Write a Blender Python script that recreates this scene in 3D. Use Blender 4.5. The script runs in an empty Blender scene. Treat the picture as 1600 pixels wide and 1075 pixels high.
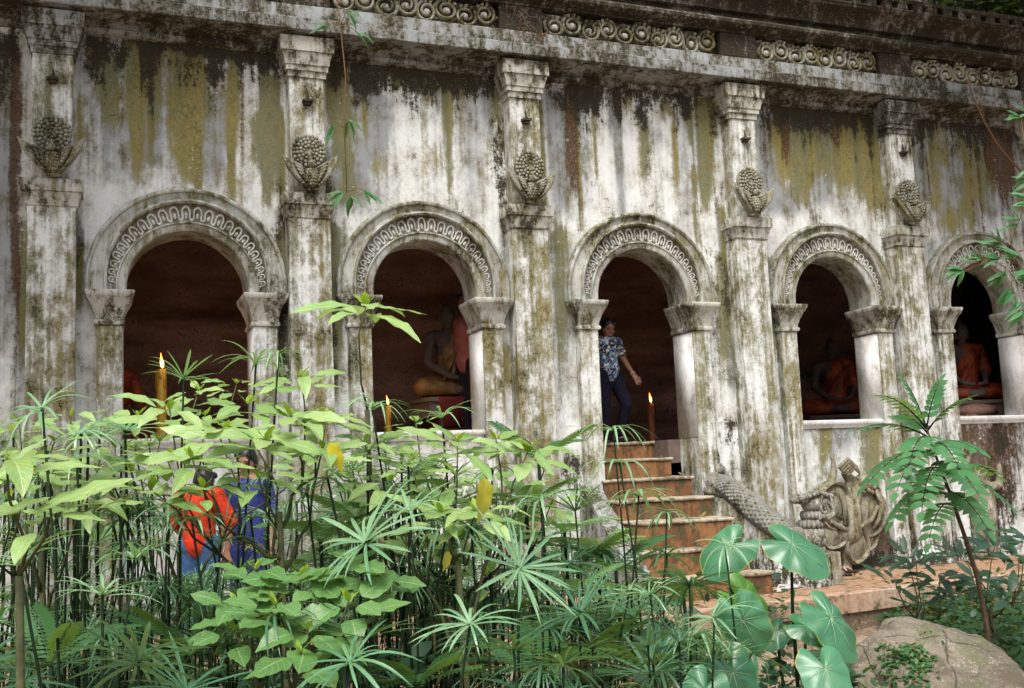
import bpy, bmesh, math, random
import numpy as np
from mathutils import Vector, Matrix, Euler, noise as mnoise
random.seed(7); np.random.seed(7)
C = bpy.context.scene.collection
SC = bpy.context.scene
PI = math.pi

# ------------------------------------------------------------------ camera
F_PX, YAW, PITCH, ROLL = 1669.56, -0.37643, 0.11700, -0.042147
CAM = Vector((0.3173, -9.4527, 1.2))
def cam_axes():
    cy, sy, cp, sp = math.cos(YAW), math.sin(YAW), math.cos(PITCH), math.sin(PITCH)
    f = Vector((-sy*cp, cy*cp, sp)); r = Vector((cy, sy, 0)); u = r.cross(f)
    c, s = math.cos(ROLL), math.sin(ROLL)
    return r*c+u*s, u*c-r*s, f
AX_R, AX_U, AX_F = cam_axes()
cam_data = bpy.data.cameras.new('camera'); cam = bpy.data.objects.new('camera', cam_data); C.objects.link(cam)
cam.matrix_world = Matrix(((AX_R.x, AX_U.x, -AX_F.x, CAM.x), (AX_R.y, AX_U.y, -AX_F.y, CAM.y), (AX_R.z, AX_U.z, -AX_F.z, CAM.z), (0, 0, 0, 1)))
cam_data.sensor_width = 36; cam_data.lens = F_PX/1600*36; cam_data.clip_start = .05; cam_data.clip_end = 500
SC.camera = cam
def ray(x, y): return AX_F*F_PX + AX_R*(x-800) - AX_U*(y-537.5)
def at(x, y, Y):                       # photo pixel -> point on the plane at depth Y
    d = ray(x, y); return CAM + d*((Y-CAM.y)/d.y)
def atd(x, y, d):                      # photo pixel -> point d metres ahead of the camera
    return CAM + ray(x, y)*(d/F_PX)

# ------------------------------------------------------------------ light
SUN_EL, SUN_AZ = math.radians(60), math.radians(212)     # azimuth clockwise from +Y; the light comes from behind-left of the camera
w = bpy.data.worlds.new('World'); SC.world = w; w.use_nodes = True
nt = w.node_tree; bgn = nt.nodes['Background']
sky = nt.nodes.new('ShaderNodeTexSky'); sky.sky_type = 'NISHITA'; sky.sun_disc = False
sky.sun_elevation = SUN_EL; sky.sun_rotation = SUN_AZ; sky.air_density = 1.0; sky.dust_density = 6.0; sky.ozone_density = 1.0
hs = nt.nodes.new('ShaderNodeHueSaturation'); hs.inputs['Saturation'].default_value = .7
nt.links.new(sky.outputs[0], hs.inputs['Color']); nt.links.new(hs.outputs[0], bgn.inputs['Color'])
bgn.inputs['Strength'].default_value = 0.115
sl = bpy.data.lights.new('sun', 'SUN'); sl.energy = 1.5; sl.angle = math.radians(34); sl.color = (1, .985, .96)
sun = bpy.data.objects.new('sun', sl); C.objects.link(sun)
sd = Vector((math.sin(SUN_AZ)*math.cos(SUN_EL), math.cos(SUN_AZ)*math.cos(SUN_EL), math.sin(SUN_EL)))
sun.rotation_euler = sd.to_track_quat('Z', 'Y').to_euler(); sun.location = (0, -6, 12)
SC.view_settings.view_transform = 'Standard'; SC.view_settings.look = 'None'
SC.view_settings.exposure = 1.15; SC.view_settings.gamma = 1; SC.view_settings.use_curve_mapping = False
SC.render.engine = 'CYCLES'
SC.cycles.max_bounces = 6; SC.cycles.diffuse_bounces = 3; SC.cycles.glossy_bounces = 2; SC.cycles.transmission_bounces = 3
SC.cycles.transparent_max_bounces = 4; SC.cycles.caustics_reflective = False; SC.cycles.caustics_refractive = False

# ------------------------------------------------------------------ node helpers
class NT:
    def __init__(s, name):
        s.m = bpy.data.materials.new(name); s.m.use_nodes = True; s.t = s.m.node_tree
        s.b = s.t.nodes['Principled BSDF']; s.out = s.t.nodes['Material Output']
        s.geo = s.t.nodes.new('ShaderNodeNewGeometry'); s.pos = s.geo.outputs['Position']
    def link(s, v, inp):
        if hasattr(v, 'is_linked'): s.t.links.new(v, inp)
        else:
            if isinstance(v, (tuple, list)) and len(v) == 3 and len(inp.default_value) == 4: v = (*v, 1)
            inp.default_value = v
    def n(s, kind, **kw):
        nd = s.t.nodes.new(kind)
        for k, v in kw.items(): setattr(nd, k, v)
        return nd
    def math(s, op, a, b=0.0, c=None):
        nd = s.n('ShaderNodeMath', operation=op); s.link(a, nd.inputs[0]); s.link(b, nd.inputs[1])
        if c is not None: s.link(c, nd.inputs[2])
        return nd.outputs[0]
    def lin(s, *terms):                # sum of (socket, weight) + constants
        acc = None
        for t in terms:
            if isinstance(t, tuple):
                acc = s.math('MULTIPLY', t[0], t[1]) if acc is None else s.math('MULTIPLY_ADD', t[0], t[1], acc)
            else: acc = s.math('ADD', acc, t)
        return acc
    def scale(s, v, k):
        nd = s.n('ShaderNodeVectorMath', operation='MULTIPLY'); s.link(v, nd.inputs[0]); nd.inputs[1].default_value = k if isinstance(k, tuple) else (k, k, k)
        return nd.outputs[0]
    def noise(s, v, k, detail=4, rough=.55, dist=0):
        nd = s.n('ShaderNodeTexNoise'); s.link(s.scale(v, k), nd.inputs['Vector']); nd.inputs['Scale'].default_value = 1
        nd.inputs['Detail'].default_value = detail; nd.inputs['Roughness'].default_value = rough; nd.inputs['Distortion'].default_value = dist
        return nd.outputs[0]
    def vor(s, v, k, feature='F1', out='Distance'):
        nd = s.n('ShaderNodeTexVoronoi', feature=feature); s.link(s.scale(v, k), nd.inputs['Vector']); nd.inputs['Scale'].default_value = 1
        return nd.outputs[out]
    def step(s, v, lo, hi, a=0., b=1.):
        nd = s.n('ShaderNodeMapRange', interpolation_type='SMOOTHSTEP'); s.link(v, nd.inputs[0])
        for i, q in enumerate((lo, hi, a, b)): nd.inputs[i+1].default_value = q
        return nd.outputs[0]
    def mix(s, f, a, b, blend='MIX'):
        nd = s.n('ShaderNodeMix', data_type='RGBA', blend_type=blend); s.link(f, nd.inputs[0]); s.link(a, nd.inputs[6]); s.link(b, nd.inputs[7])
        return nd.outputs[2]
    def bump(s, h, strength=.5, dist=.01):
        nd = s.n('ShaderNodeBump'); s.link(h, nd.inputs['Height']); nd.inputs['Strength'].default_value = strength; nd.inputs['Distance'].default_value = dist
        s.t.links.new(nd.outputs[0], s.b.inputs['Normal']); return nd.outputs[0]
    def z(s): 
        nd = s.n('ShaderNodeSeparateXYZ'); s.link(s.pos, nd.inputs[0]); return nd.outputs
    def fin(s, col, rough=.85, spec=.3):
        s.link(col, s.b.inputs['Base Color']); s.link(rough, s.b.inputs['Roughness']); s.link(spec, s.b.inputs['Specular IOR Level']); return s.m

WHITE = (.665, .69, .675); CREAM = (.52, .50, .43); WASH = (.25, .27, .275); OCHRE = (.152, .120, .021); OLIVE = (.078, .088, .022)
BLACK = (.016, .013, .010); RUST = (.105, .048, .02)
def plaster(name, ochre=0., grey=0., dark=0., rust=0., moss=0., white=WHITE, bricks=False, topdark=0., lowdark=0., grime=0., chips=0.):
    s = NT(name); P = s.pos; X, Y, Z = s.z()[0:3]
    def ctr(v, k): return s.math('MULTIPLY_ADD', v, k, .5-.5*k)          # stretch a noise about its middle
    big = ctr(s.noise(P, 1.1, 3), 1.6); mid = ctr(s.noise(P, (4, 4, 2.6), 8, .66), 1.9); crisp = ctr(s.noise(P, (12, 12, 8), 10, .76, .3), 2.3)
    fine = ctr(s.noise(P, 38, 8, .72), 2.2); grit = ctr(s.noise(P, 120, 3, .6), 1.8)
    st = ctr(s.noise(P, (7, 7, .42), 6, .62), 1.9); st2 = ctr(s.noise(P, (21, 21, .9), 6, .66), 2.0); st3 = ctr(s.noise(P, (3.1, 3.1, .22), 3, .5), 1.7)
    at_ = s.n('ShaderNodeAttribute', attribute_name='stain'); sep = s.n('ShaderNodeSeparateColor'); s.t.links.new(at_.outputs['Color'], sep.inputs[0])
    R, G, B = sep.outputs[0], sep.outputs[1], sep.outputs[2]; A = s.n('ShaderNodeAttribute', attribute_name='rust').outputs['Fac']
    col = s.mix(s.step(s.lin((mid, .6), (fine, .4)), .35, .75), white, CREAM)
    # grey water marks in soft vertical bands
    gm = s.step(s.lin((st3, .25), (st, .30), (mid, .34), (st2, .15), (crisp, .22), (G, .52), grey), .58, 1.10, 0, .95)
    col = s.mix(gm, col, s.mix(s.step(mid, .3, .7), WASH, (.20, .20, .195)))
    # flaky general grime, crisp edged
    gr = s.step(s.lin((crisp, .28), (mid, .45), (st2, .27), (big, .25), (G, .12), (B, .15), grime), .70, .92, 0, .85)
    col = s.mix(gr, col, s.mix(s.step(fine, .3, .7), (.15, .145, .10), (.075, .07, .04)))
    # algae running down in ochre to olive
    om = s.step(s.lin((st, .25), (st2, .34), (crisp, .32), (fine, .22), (mid, .25), (R, .46), ochre), .80, 1.20, 0, .93)
    col = s.mix(om, col, s.mix(s.step(s.lin((fine, .5), (mid, .5)), .3, .62), s.mix(s.step(crisp, .3, .6), OLIVE, OCHRE), s.mix(s.step(st3, .35, .6), (.15, .155, .08), (.225, .19, .06))))
    rm = s.step(s.lin((st2, .45), (crisp, .4), (fine, .3), (A, .50), rust), .76, 1.08, 0, .92)
    col = s.mix(rm, col, s.mix(s.step(fine, .3, .7), RUST, (.045, .03, .018)))
    # where the lime wash still clings it breaks through every stain
    if bricks:                         # courses of the brickwork telegraph through the thin render as rows of flakes
        row = s.math('MULTIPLY', s.math('SINE', s.math('MULTIPLY_ADD', Z, 72., s.math('MULTIPLY', mid, 2.5))), s.step(big, .42, .7))
    pl = s.step(s.lin((crisp, .6), (fine, .25), (big, .15), (B, -.06), *([(row, .07)] if bricks else []), chips), .68, .78, 0, .85)
    col = s.mix(pl, col, s.mix(s.step(grit, .2, .8), tuple(c*.8 for c in white), white))
    # black mould: speckle to solid, thick under the cornice and at the foot
    zz = s.math('ADD', Z, s.lin((st2, .20), (st, .15), (mid, .38), (crisp, .25))); td = s.step(zz, 4.95, 5.50, 0, topdark); ld = s.step(s.math('MULTIPLY_ADD', st2, -.3, Z), .5, -.1, 0, lowdark)
    dm = s.step(s.lin((fine, .28), (crisp, .26), (st2, .14), (mid, .36), (big, .16), (B, .20), (td, .19), (ld, .27), dark), .74, .90, 0, .95)
    col = s.mix(dm, col, s.mix(s.step(grit, .3, .7), BLACK, (.045, .038, .022)))
    v = s.vor(P, 30); fr = s.math('MULTIPLY', s.step(v, .24, .12), s.step(mid, .45, .75)); col = s.mix(s.math('MULTIPLY', fr, .75), col, BLACK)
    v2 = s.vor(P, 52); fr2 = s.math('MULTIPLY', s.step(v2, .22, .10), s.step(st, .45, .75)); col = s.mix(s.math('MULTIPLY', fr2, .7), col, (.62, .61, .57))
    wv = s.n('ShaderNodeVectorMath', operation='ADD'); s.link(P, wv.inputs[0])
    nz = s.n('ShaderNodeTexNoise'); s.link(P, nz.inputs['Vector']); nz.inputs['Scale'].default_value = 6; s.link(s.scale(nz.outputs[1], .16), wv.inputs[1])
    cr = s.vor(wv.outputs[0], 2.2, 'DISTANCE_TO_EDGE'); crm = s.math('MULTIPLY', s.step(cr, .010, .003), s.step(mid, .6, .75))
    col = s.mix(s.math('MULTIPLY', crm, .7), col, BLACK)
    if moss:
        nzc = s.n('ShaderNodeSeparateXYZ'); s.link(s.geo.outputs['Normal'], nzc.inputs[0])
        col = s.mix(s.math('MULTIPLY', s.math('MULTIPLY', s.step(nzc.outputs[2], .1, .7), s.step(fine, .3, .6)), moss), col, (.05, .06, .016))
    s.bump(s.lin((crisp, .5), (fine, .35), (grit, .15), (pl, .35), (gr, -.15), (dm, .15)), .6, .010)
    return s.fin(col, .9, .22)

MAT = {}
MAT['wall'] = plaster('stained_plaster', .085, .09, -.01, .0, bricks=True, topdark=1., lowdark=.6, grime=.02)
MAT['pil'] = plaster('pilaster_plaster', .28, .15, .075, .05, topdark=.35, lowdark=.7, grime=.14, chips=.02)
MAT['arch'] = plaster('archivolt_plaster', .26, .24, .09, .04, moss=.5, white=(.50, .51, .47), grime=.10)
MAT['cap'] = plaster('capital_plaster', .22, .16, .14, .06, moss=.6, white=(.50, .50, .44), grime=.14)
MAT['reveal'] = plaster('reveal_plaster', -.15, .02, -.14, -.2, white=(.70, .71, .71), grime=-.12, chips=-.1)
MAT['petal'] = plaster('petal_plaster', .06, .06, -.04, -.12, white=(.54, .54, .50), grime=.03)
MAT['corn'] = plaster('cornice_plaster', .16, .32, .20, .14, white=(.34, .36, .37), moss=.4, grime=.20, chips=-.04)
MAT['ledge'] = plaster('ledge_plaster', .05, .46, .17, .06, white=(.34, .36, .37), moss=.4, grime=.20, chips=.02)
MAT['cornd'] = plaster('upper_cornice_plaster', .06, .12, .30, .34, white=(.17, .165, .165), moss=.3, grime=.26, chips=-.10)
MAT['scroll'] = plaster('scroll_plaster', .28, .04, .12, .04, white=(.44, .43, .36), moss=.4, grime=.20)
MAT['bird'] = plaster('relief_stone', .24, .10, .13, .08, white=(.27, .26, .20), moss=.4, grime=.18, chips=-.05)
MAT['sculpt'] = plaster('sculpture_stone', .24, .04, .08, .18, white=(.185, .16, .11), moss=.25, grime=.14, chips=-.10)
MAT['serp'] = plaster('serpent_stone', .08, .16, .08, .03, white=(.19, .18, .16), moss=.5, grime=.12, chips=-.08)

def simple(name, col, rough=.7, spec=.3, var=.25, k=12, col2=None, bump=0.):
    s = NT(name); tc = s.n('ShaderNodeTexCoord').outputs['Object']
    nz = s.noise(s.pos, k, 5, .6); c2 = col2 or tuple(c*(1-var) for c in col)
    if bump: s.bump(nz, bump, .01)
    return s.fin(s.mix(s.step(nz, .35, .65), col, c2), rough, spec)
def rock(name, c1, c2, c3, k=1.0, layered=False):
    s = NT(name); P = s.scale(s.pos, (1, 1, 3.2)) if layered else s.pos
    a = s.noise(P, 1.5*k, 8, .6); b = s.noise(s.pos, 9*k, 8, .7); c = s.noise(s.pos, 60*k, 4, .6)
    col = s.mix(s.step(s.lin((a, .6), (b, .4)), .40, .62), c1, c2)
    col = s.mix(s.step(s.lin((b, .5), (c, .5)), .52, .60, 0, .7), col, c3)
    if name.startswith('granite'):
        d = s.noise(s.pos, 4, 9, .75, .5); col = s.mix(s.step(d, .50, .58, 0, .7), col, (.085, .07, .045)); col = s.mix(s.math('MULTIPLY', s.step(d, .46, .40), .6), col, (.10, .115, .045)); cr = s.vor(s.pos, 2.3, 'DISTANCE_TO_EDGE'); col = s.mix(s.step(s.math('ADD', cr, s.math('MULTIPLY', b, .03)), .030, .018, 0, .7), col, (.03, .025, .02))
    s.bump(s.lin((a, 1.2), (b, .7), (c, .2)), .8, .05)
    return s.fin(col, .9, .2)
MAT['cave'] = rock('cave_rock', (.21, .115, .088), (.40, .24, .185), (.05, .032, .025), .8, True)
MAT['boulder'] = rock('granite_boulder', (.22, .19, .145), (.12, .105, .075), (.33, .30, .25), 1.8)
MAT['inner'] = simple('inner_plaster', (.16, .12, .10), .9, .1)
def dirt():
    s = NT('sandy_dirt'); a = s.noise(s.pos, 2.2, 6, .6); b = s.noise(s.pos, 30, 6, .7); l = s.vor(s.pos, 16)
    col = s.mix(s.step(a, .4, .6), (.25, .19, .13), (.15, .11, .075)); col = s.mix(s.step(b, .52, .62, 0, .6), col, (.38, .30, .22))
    col = s.mix(s.math('MULTIPLY', s.step(l, .3, .15), s.step(a, .45, .6)), col, (.07, .045, .02))
    s.bump(s.lin((a, .5), (b, .6)), .7, .03); return s.fin(col, .95, .15)
MAT['dirt'] = dirt()
def terracotta(name, c1, c2, c3):
    s = NT(name); a = s.noise(s.pos, 2.5, 6, .6); b = s.noise(s.pos, 22, 6, .7); st = s.noise(s.pos, (14, 14, 1.2), 4)
    col = s.mix(s.step(a, .4, .62), c1, c2); col = s.mix(s.step(s.lin((st, .45), (b, .45), (a, .1)), .46, .60, 0, .85), col, c3); ms = s.noise(s.pos, 5, 8, .7); col = s.mix(s.math('MULTIPLY', s.step(ms, .54, .60), .75), col, (.05, .055, .025)); d_ = s.vor(s.pos, 40); col = s.mix(s.math('MULTIPLY', s.step(d_, .2, .1), .5), col, (.06, .045, .03))
    s.bump(b, .4, .008); return s.fin(col, .75, .3)
MAT['riser'] = terracotta('painted_riser', (.25, .12, .045), (.16, .07, .03), (.06, .038, .02))
MAT['tread'] = terracotta('tread_slab', (.40, .36, .28), (.30, .24, .165), (.15, .11, .07))
MAT['terrace'] = terracotta('red_screed', (.29, .165, .09), (.22, .12, .07), (.34, .26, .18))
MAT['kerb'] = terracotta('kerb_slab', (.42, .31, .22), (.36, .23, .15), (.22, .14, .09))

def leafmat(name, c1, c2, trans=.35, rough=.42, spec=.5, vein=None, edge=None, yellow=0.):
    s = NT(name); oi = s.n('ShaderNodeObjectInfo'); uv = s.n('ShaderNodeUVMap'); sp = s.n('ShaderNodeSeparateXYZ'); s.link(uv.outputs[0], sp.inputs[0])
    a = s.noise(s.pos, 9, 4, .6); rnd = oi.outputs['Random']
    col = s.mix(s.step(s.lin((a, .6), (rnd, .4)), .3, .7), c1, c2)
    if yellow: col = s.mix(s.step(s.lin((s.noise(s.pos, 14, 3), .5), (rnd, .55)), .70, .80, 0, yellow), col, (.42, .34, .02))
    if vein:
        u = s.math('ABSOLUTE', s.math('SUBTRACT', sp.outputs[0], .5)); mid = s.step(u, .035, .012)
        wv = s.math('SINE', s.math('MULTIPLY', s.lin((sp.outputs[1], 1.), (u, -.55)), 42.)); vm = s.step(wv, .86, 1., 0, .55)
        vv = s.math('MAXIMUM', mid, vm)
        col = s.mix(s.math('MULTIPLY', vv, .85), col, vein); s.bump(s.math('MULTIPLY', vv, -1.), .35, .004)
    sp_ = s.math('MULTIPLY', s.step(s.vor(s.pos, 38), .20, .10), s.step(s.noise(s.pos, 7, 3), .54, .62)); col = s.mix(s.math('MULTIPLY', sp_, .75), col, (.22, .17, .04))
    if edge:
        u = s.math('ABSOLUTE', s.math('SUBTRACT', sp.outputs[0], .5)); col = s.mix(s.math('MULTIPLY', s.step(u, .47, .5), s.step(a, .45, .6)), col, edge)
    s.fin(col, rough, spec)
    tr = s.n('ShaderNodeBsdfTranslucent'); s.link(s.mix(.5, col, (.30, .42, .03)), tr.inputs['Color'])
    mx = s.n('ShaderNodeMixShader'); mx.inputs[0].default_value = trans
    s.t.links.new(s.b.outputs[0], mx.inputs[1]); s.t.links.new(tr.outputs[0], mx.inputs[2]); s.t.links.new(mx.outputs[0], s.out.inputs[0])
    return s.m
MAT['sedge'] = leafmat('sedge_blade', (.13, .29, .14), (.065, .18, .085), .3, .35, .55)
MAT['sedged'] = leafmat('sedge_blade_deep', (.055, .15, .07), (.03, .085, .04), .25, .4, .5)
MAT['sedgel'] = leafmat('sedge_blade_pale', (.24, .41, .22), (.14, .29, .15), .35, .32, .7)
MAT['sedgeb'] = leafmat('sedge_blade_dry', (.22, .16, .07), (.14, .11, .05), .2, .7, .2)
MAT['fernl'] = leafmat('fern_leaflet_pale', (.14, .30, .10), (.20, .38, .14), .4, .4, .5)
MAT['stalk'] = simple('sedge_stalk', (.012, .024, .010), .7, .12)
MAT['broad'] = leafmat('broad_leaf', (.34, .48, .17), (.20, .36, .10), .35, .32, .8, vein=(.46, .56, .30), edge=(.28, .24, .06), yellow=.15)
MAT['broadlow'] = leafmat('broad_leaf_low', (.12, .26, .075), (.08, .20, .05), .35, .4, .5, vein=(.27, .40, .18), edge=(.2, .2, .05))
MAT['young'] = leafmat('young_leaf', (.26, .38, .03), (.19, .31, .03), .45, .4, .5)
MAT['yellow'] = leafmat('yellowed_leaf', (.62, .50, .02), (.48, .42, .06), .4, .45, .4)
MAT['taro'] = leafmat('taro_leaf', (.075, .25, .125), (.03, .135, .06), .3, .33, .7, edge=(.35, .33, .03))
MAT['tarol'] = leafmat('taro_leaf_light', (.09, .25, .03), (.06, .19, .03), .4, .38, .5, edge=(.35, .33, .03))
MAT['vein'] = simple('taro_vein', (.20, .34, .19), .5)
MAT['fern'] = leafmat('fern_leaflet', (.04, .12, .04), (.06, .16, .05), .35, .45, .4)
MAT['pinnate'] = leafmat('pinnate_leaflet', (.075, .23, .085), (.045, .16, .06), .4, .45, .4)
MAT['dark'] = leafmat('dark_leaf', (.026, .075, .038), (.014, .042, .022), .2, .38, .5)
MAT['ground_leaf'] = leafmat('ground_leaf', (.022, .075, .025), (.015, .05, .02), .25, .45, .4)
MAT['wood'] = simple('green_wood', (.075, .08, .035), .8, .2, .4, 30)
MAT['bark'] = simple('brown_bark', (.10, .065, .04), .9, .2, .4, 30)
MAT['twig'] = simple('dry_twig', (.20, .11, .06), .9, .1)

# ------------------------------------------------------------------ mesh helpers
class MB:
    def __init__(s): s.v = []; s.f = []; s.uv = []; s.n = 0; s.hasuv = False
    def add(s, v, f, uv=None):
        k = s.n; s.v.append(np.asarray(v, dtype=float).reshape(-1, 3)); s.n += len(s.v[-1])
        s.f += [tuple(i+k for i in q) for q in f]
        if uv is not None: s.hasuv = True
        s.uv.append(np.asarray(uv, dtype=float) if uv is not None else np.zeros((len(s.v[-1]), 2)))
        return s
    def box(s, x0, x1, y0, y1, z0, z1):
        v = [(x0, y0, z0), (x1, y0, z0), (x1, y1, z0), (x0, y1, z0), (x0, y0, z1), (x1, y0, z1), (x1, y1, z1), (x0, y1, z1)]
        return s.add(v, [(0, 3, 2, 1), (4, 5, 6, 7), (0, 1, 5, 4), (1, 2, 6, 5), (2, 3, 7, 6), (3, 0, 4, 7)])
    def loft(s, rings, close=True, caps=True):          # rings: list of equal-length point loops
        n = len(rings[0]); v = [p for r in rings for p in r]; f = []
        for i in range(len(rings)-1):
            for j in range(n if close else n-1):
                a, b = i*n+j, i*n+(j+1) % n; f.append((a, b, b+n, a+n))
        if caps and close: f.append(tuple(range(n))[::-1]); f.append(tuple(range((len(rings)-1)*n, len(rings)*n)))
        return s.add(v, f)
    def rect_loft(s, x0, x1, y0, y1, prof):             # prof: (z, offset) list, stacked rectangles
        return s.loft([[(x0-o, y0-o, z), (x1+o, y0-o, z), (x1+o, y1, z), (x0-o, y1, z)] for z, o in prof])
    def tube(s, pts, rad, n=6, flat=1.0, up=None):
        pts = [Vector(p) for p in pts]; m = len(pts)
        if not hasattr(rad, '__len__'): rad = [rad]*m
        rings = []; nrm = None
        for i in range(m):
            t = (pts[min(i+1, m-1)]-pts[max(i-1, 0)])
            if t.length < 1e-9: t = Vector((0, 0, 1))
            t.normalize()
            if nrm is None:
                nrm = Vector(up) if up else (Vector((0, 0, 1)) if abs(t.z) < .9 else Vector((1, 0, 0)))
            nrm = nrm - t*nrm.dot(t)
            if nrm.length < 1e-6: nrm = t.orthogonal()
            nrm.normalize(); b = t.cross(nrm)
            rings.append([tuple(pts[i]+(nrm*math.cos(2*PI*k/n)*flat+b*math.sin(2*PI*k/n))*rad[i]) for k in range(n)])
        return s.loft(rings)
    def capsule(s, a, b, ra, rb, n=10):
        a, b = Vector(a), Vector(b); d = (b-a); L = d.length; d = d/L if L > 1e-6 else Vector((0, 0, 1))
        pts, rr = [], []
        for k in range(4):
            t = (k/4)*PI/2; pts.append(a-d*ra*math.cos(t)); rr.append(max(.0005, ra*math.sin(t)))
        for k in range(5): pts.append(a.lerp(b, k/4)); rr.append(ra+(rb-ra)*k/4)
        for k in range(1, 5):
            t = (k/4)*PI/2; pts.append(b+d*rb*math.sin(t)); rr.append(max(.0005, rb*math.cos(t)))
        return s.tube(pts, rr, n)
    def ell(s, c, r, rot=None, nu=10, nv=7):
        c = Vector(c); R = Euler(rot).to_matrix() if rot else Matrix.Identity(3); v = []; f = []
        if not hasattr(r, '__len__'): r = (r, r, r)
        for j in range(1, nv):
            th = PI*j/nv
            for i in range(nu):
                ph = 2*PI*i/nu; v.append(c+R@Vector((r[0]*math.sin(th)*math.cos(ph), r[1]*math.sin(th)*math.sin(ph), r[2]*math.cos(th))))
        v.append(c+R@Vector((0, 0, r[2]))); v.append(c+R@Vector((0, 0, -r[2]))); T, Bt = len(v)-2, len(v)-1
        for j in range(nv-2):
            for i in range(nu):
                a, b = j*nu+i, j*nu+(i+1) % nu; f.append((a, a+nu, b+nu, b))
        for i in range(nu):
            f.append((T, i, (i+1) % nu)); k = (nv-2)*nu; f.append((Bt, k+(i+1) % nu, k+i))
        return s.add(v, f)
    def merge(s, o, M=None):
        for v in [np.concatenate(o.v)] if o.v else []:
            if M is not None: A = np.array(M); v = v@A[:3, :3].T+A[:3, 3]
            s.add(v, o.f, np.concatenate(o.uv) if o.hasuv else None)
        return s
    def mesh(s, name, mat, smooth=True, sharp=None):
        me = bpy.data.meshes.new(name); V = np.concatenate(s.v) if s.v else np.zeros((0, 3))
        me.from_pydata(V.tolist(), [], s.f)
        if s.hasuv:
            U = np.concatenate(s.uv); li = np.zeros(len(me.loops), dtype=np.int32); me.loops.foreach_get('vertex_index', li)
            me.uv_layers.new(name='UVMap').data.foreach_set('uv', U[li].astype(np.float32).ravel())
        if mat: me.materials.append(MAT[mat] if isinstance(mat, str) else mat)
        if smooth:
            me.polygons.foreach_set('use_smooth', [True]*len(me.polygons))
            if sharp: me.set_sharp_from_angle(angle=math.radians(sharp))
        me.update(); return me
    def build(s, name, mat, parent=None, smooth=True, sharp=None, bevel=0):
        o = bpy.data.objects.new(name, s.mesh(name, mat, smooth, sharp)); C.objects.link(o)
        if parent: o.parent = parent
        if bevel:
            m = o.modifiers.new('bevel', 'BEVEL'); m.width = bevel; m.segments = 2; m.limit_method = 'ANGLE'; m.angle_limit = math.radians(35)
        return o
def inst(me, name, parent=None, M=None):
    o = bpy.data.objects.new(name, me); C.objects.link(o)
    if parent: o.parent = parent
    if M is not None: o.matrix_local = M
    return o
def tag(o, label=None, cat=None, group=None, kind=None):
    if label: o['label'] = label
    if cat: o['category'] = cat
    if group: o['group'] = group
    if kind: o['kind'] = kind
    return o
def thing(name, label, cat, loc=(0, 0, 0), rz=0, group=None):
    o = bpy.data.objects.new(name, None); C.objects.link(o); o.location = loc; o.rotation_euler = (0, 0, rz); o.empty_display_size = .1
    return tag(o, label, cat, group)
def frame(p, tip, nrm, sc=1.0):        # matrix whose Y runs along tip and Z along the normal
    y = Vector(tip).normalized(); z = Vector(nrm); z = z-y*z.dot(y)
    if z.length < 1e-5: z = y.orthogonal()
    z.normalize(); x = y.cross(z)
    sx = sc if not hasattr(sc, '__len__') else sc[0]; sy = sc if not hasattr(sc, '__len__') else sc[1]; sz = sc if not hasattr(sc, '__len__') else sc[2]
    return Matrix(((x.x*sx, y.x*sy, z.x*sz, p[0]), (x.y*sx, y.y*sy, z.y*sz, p[1]), (x.z*sx, y.z*sy, z.z*sz, p[2]), (0, 0, 0, 1)))
def wob(mb, amp, k):                   # push vertices about so that edges are not ruler-straight
    for V in mb.v:
        for i in range(len(V)):
            q = mnoise.noise_vector(Vector(V[i])*k); V[i] += np.array(q)*amp
    return mb
def U(a, b): return random.uniform(a, b)

# ------------------------------------------------------------------ the gallery: stained wall with five arches
XP = [0.0, 2.1, 4.215, 6.71, 8.80, 10.92]         # pilasters
XA = [1.08, 3.19, 5.46, 7.80, 9.92]               # arches
ZO, ZI, RO, RI = 2.90, 2.855, .835, .50
ZF = 1.44                                         # floor of the gallery
temple = thing('temple_gallery', 'weathered plaster gallery with a row of round arches between tall pilasters', 'temple', (0, 0, 0))

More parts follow.
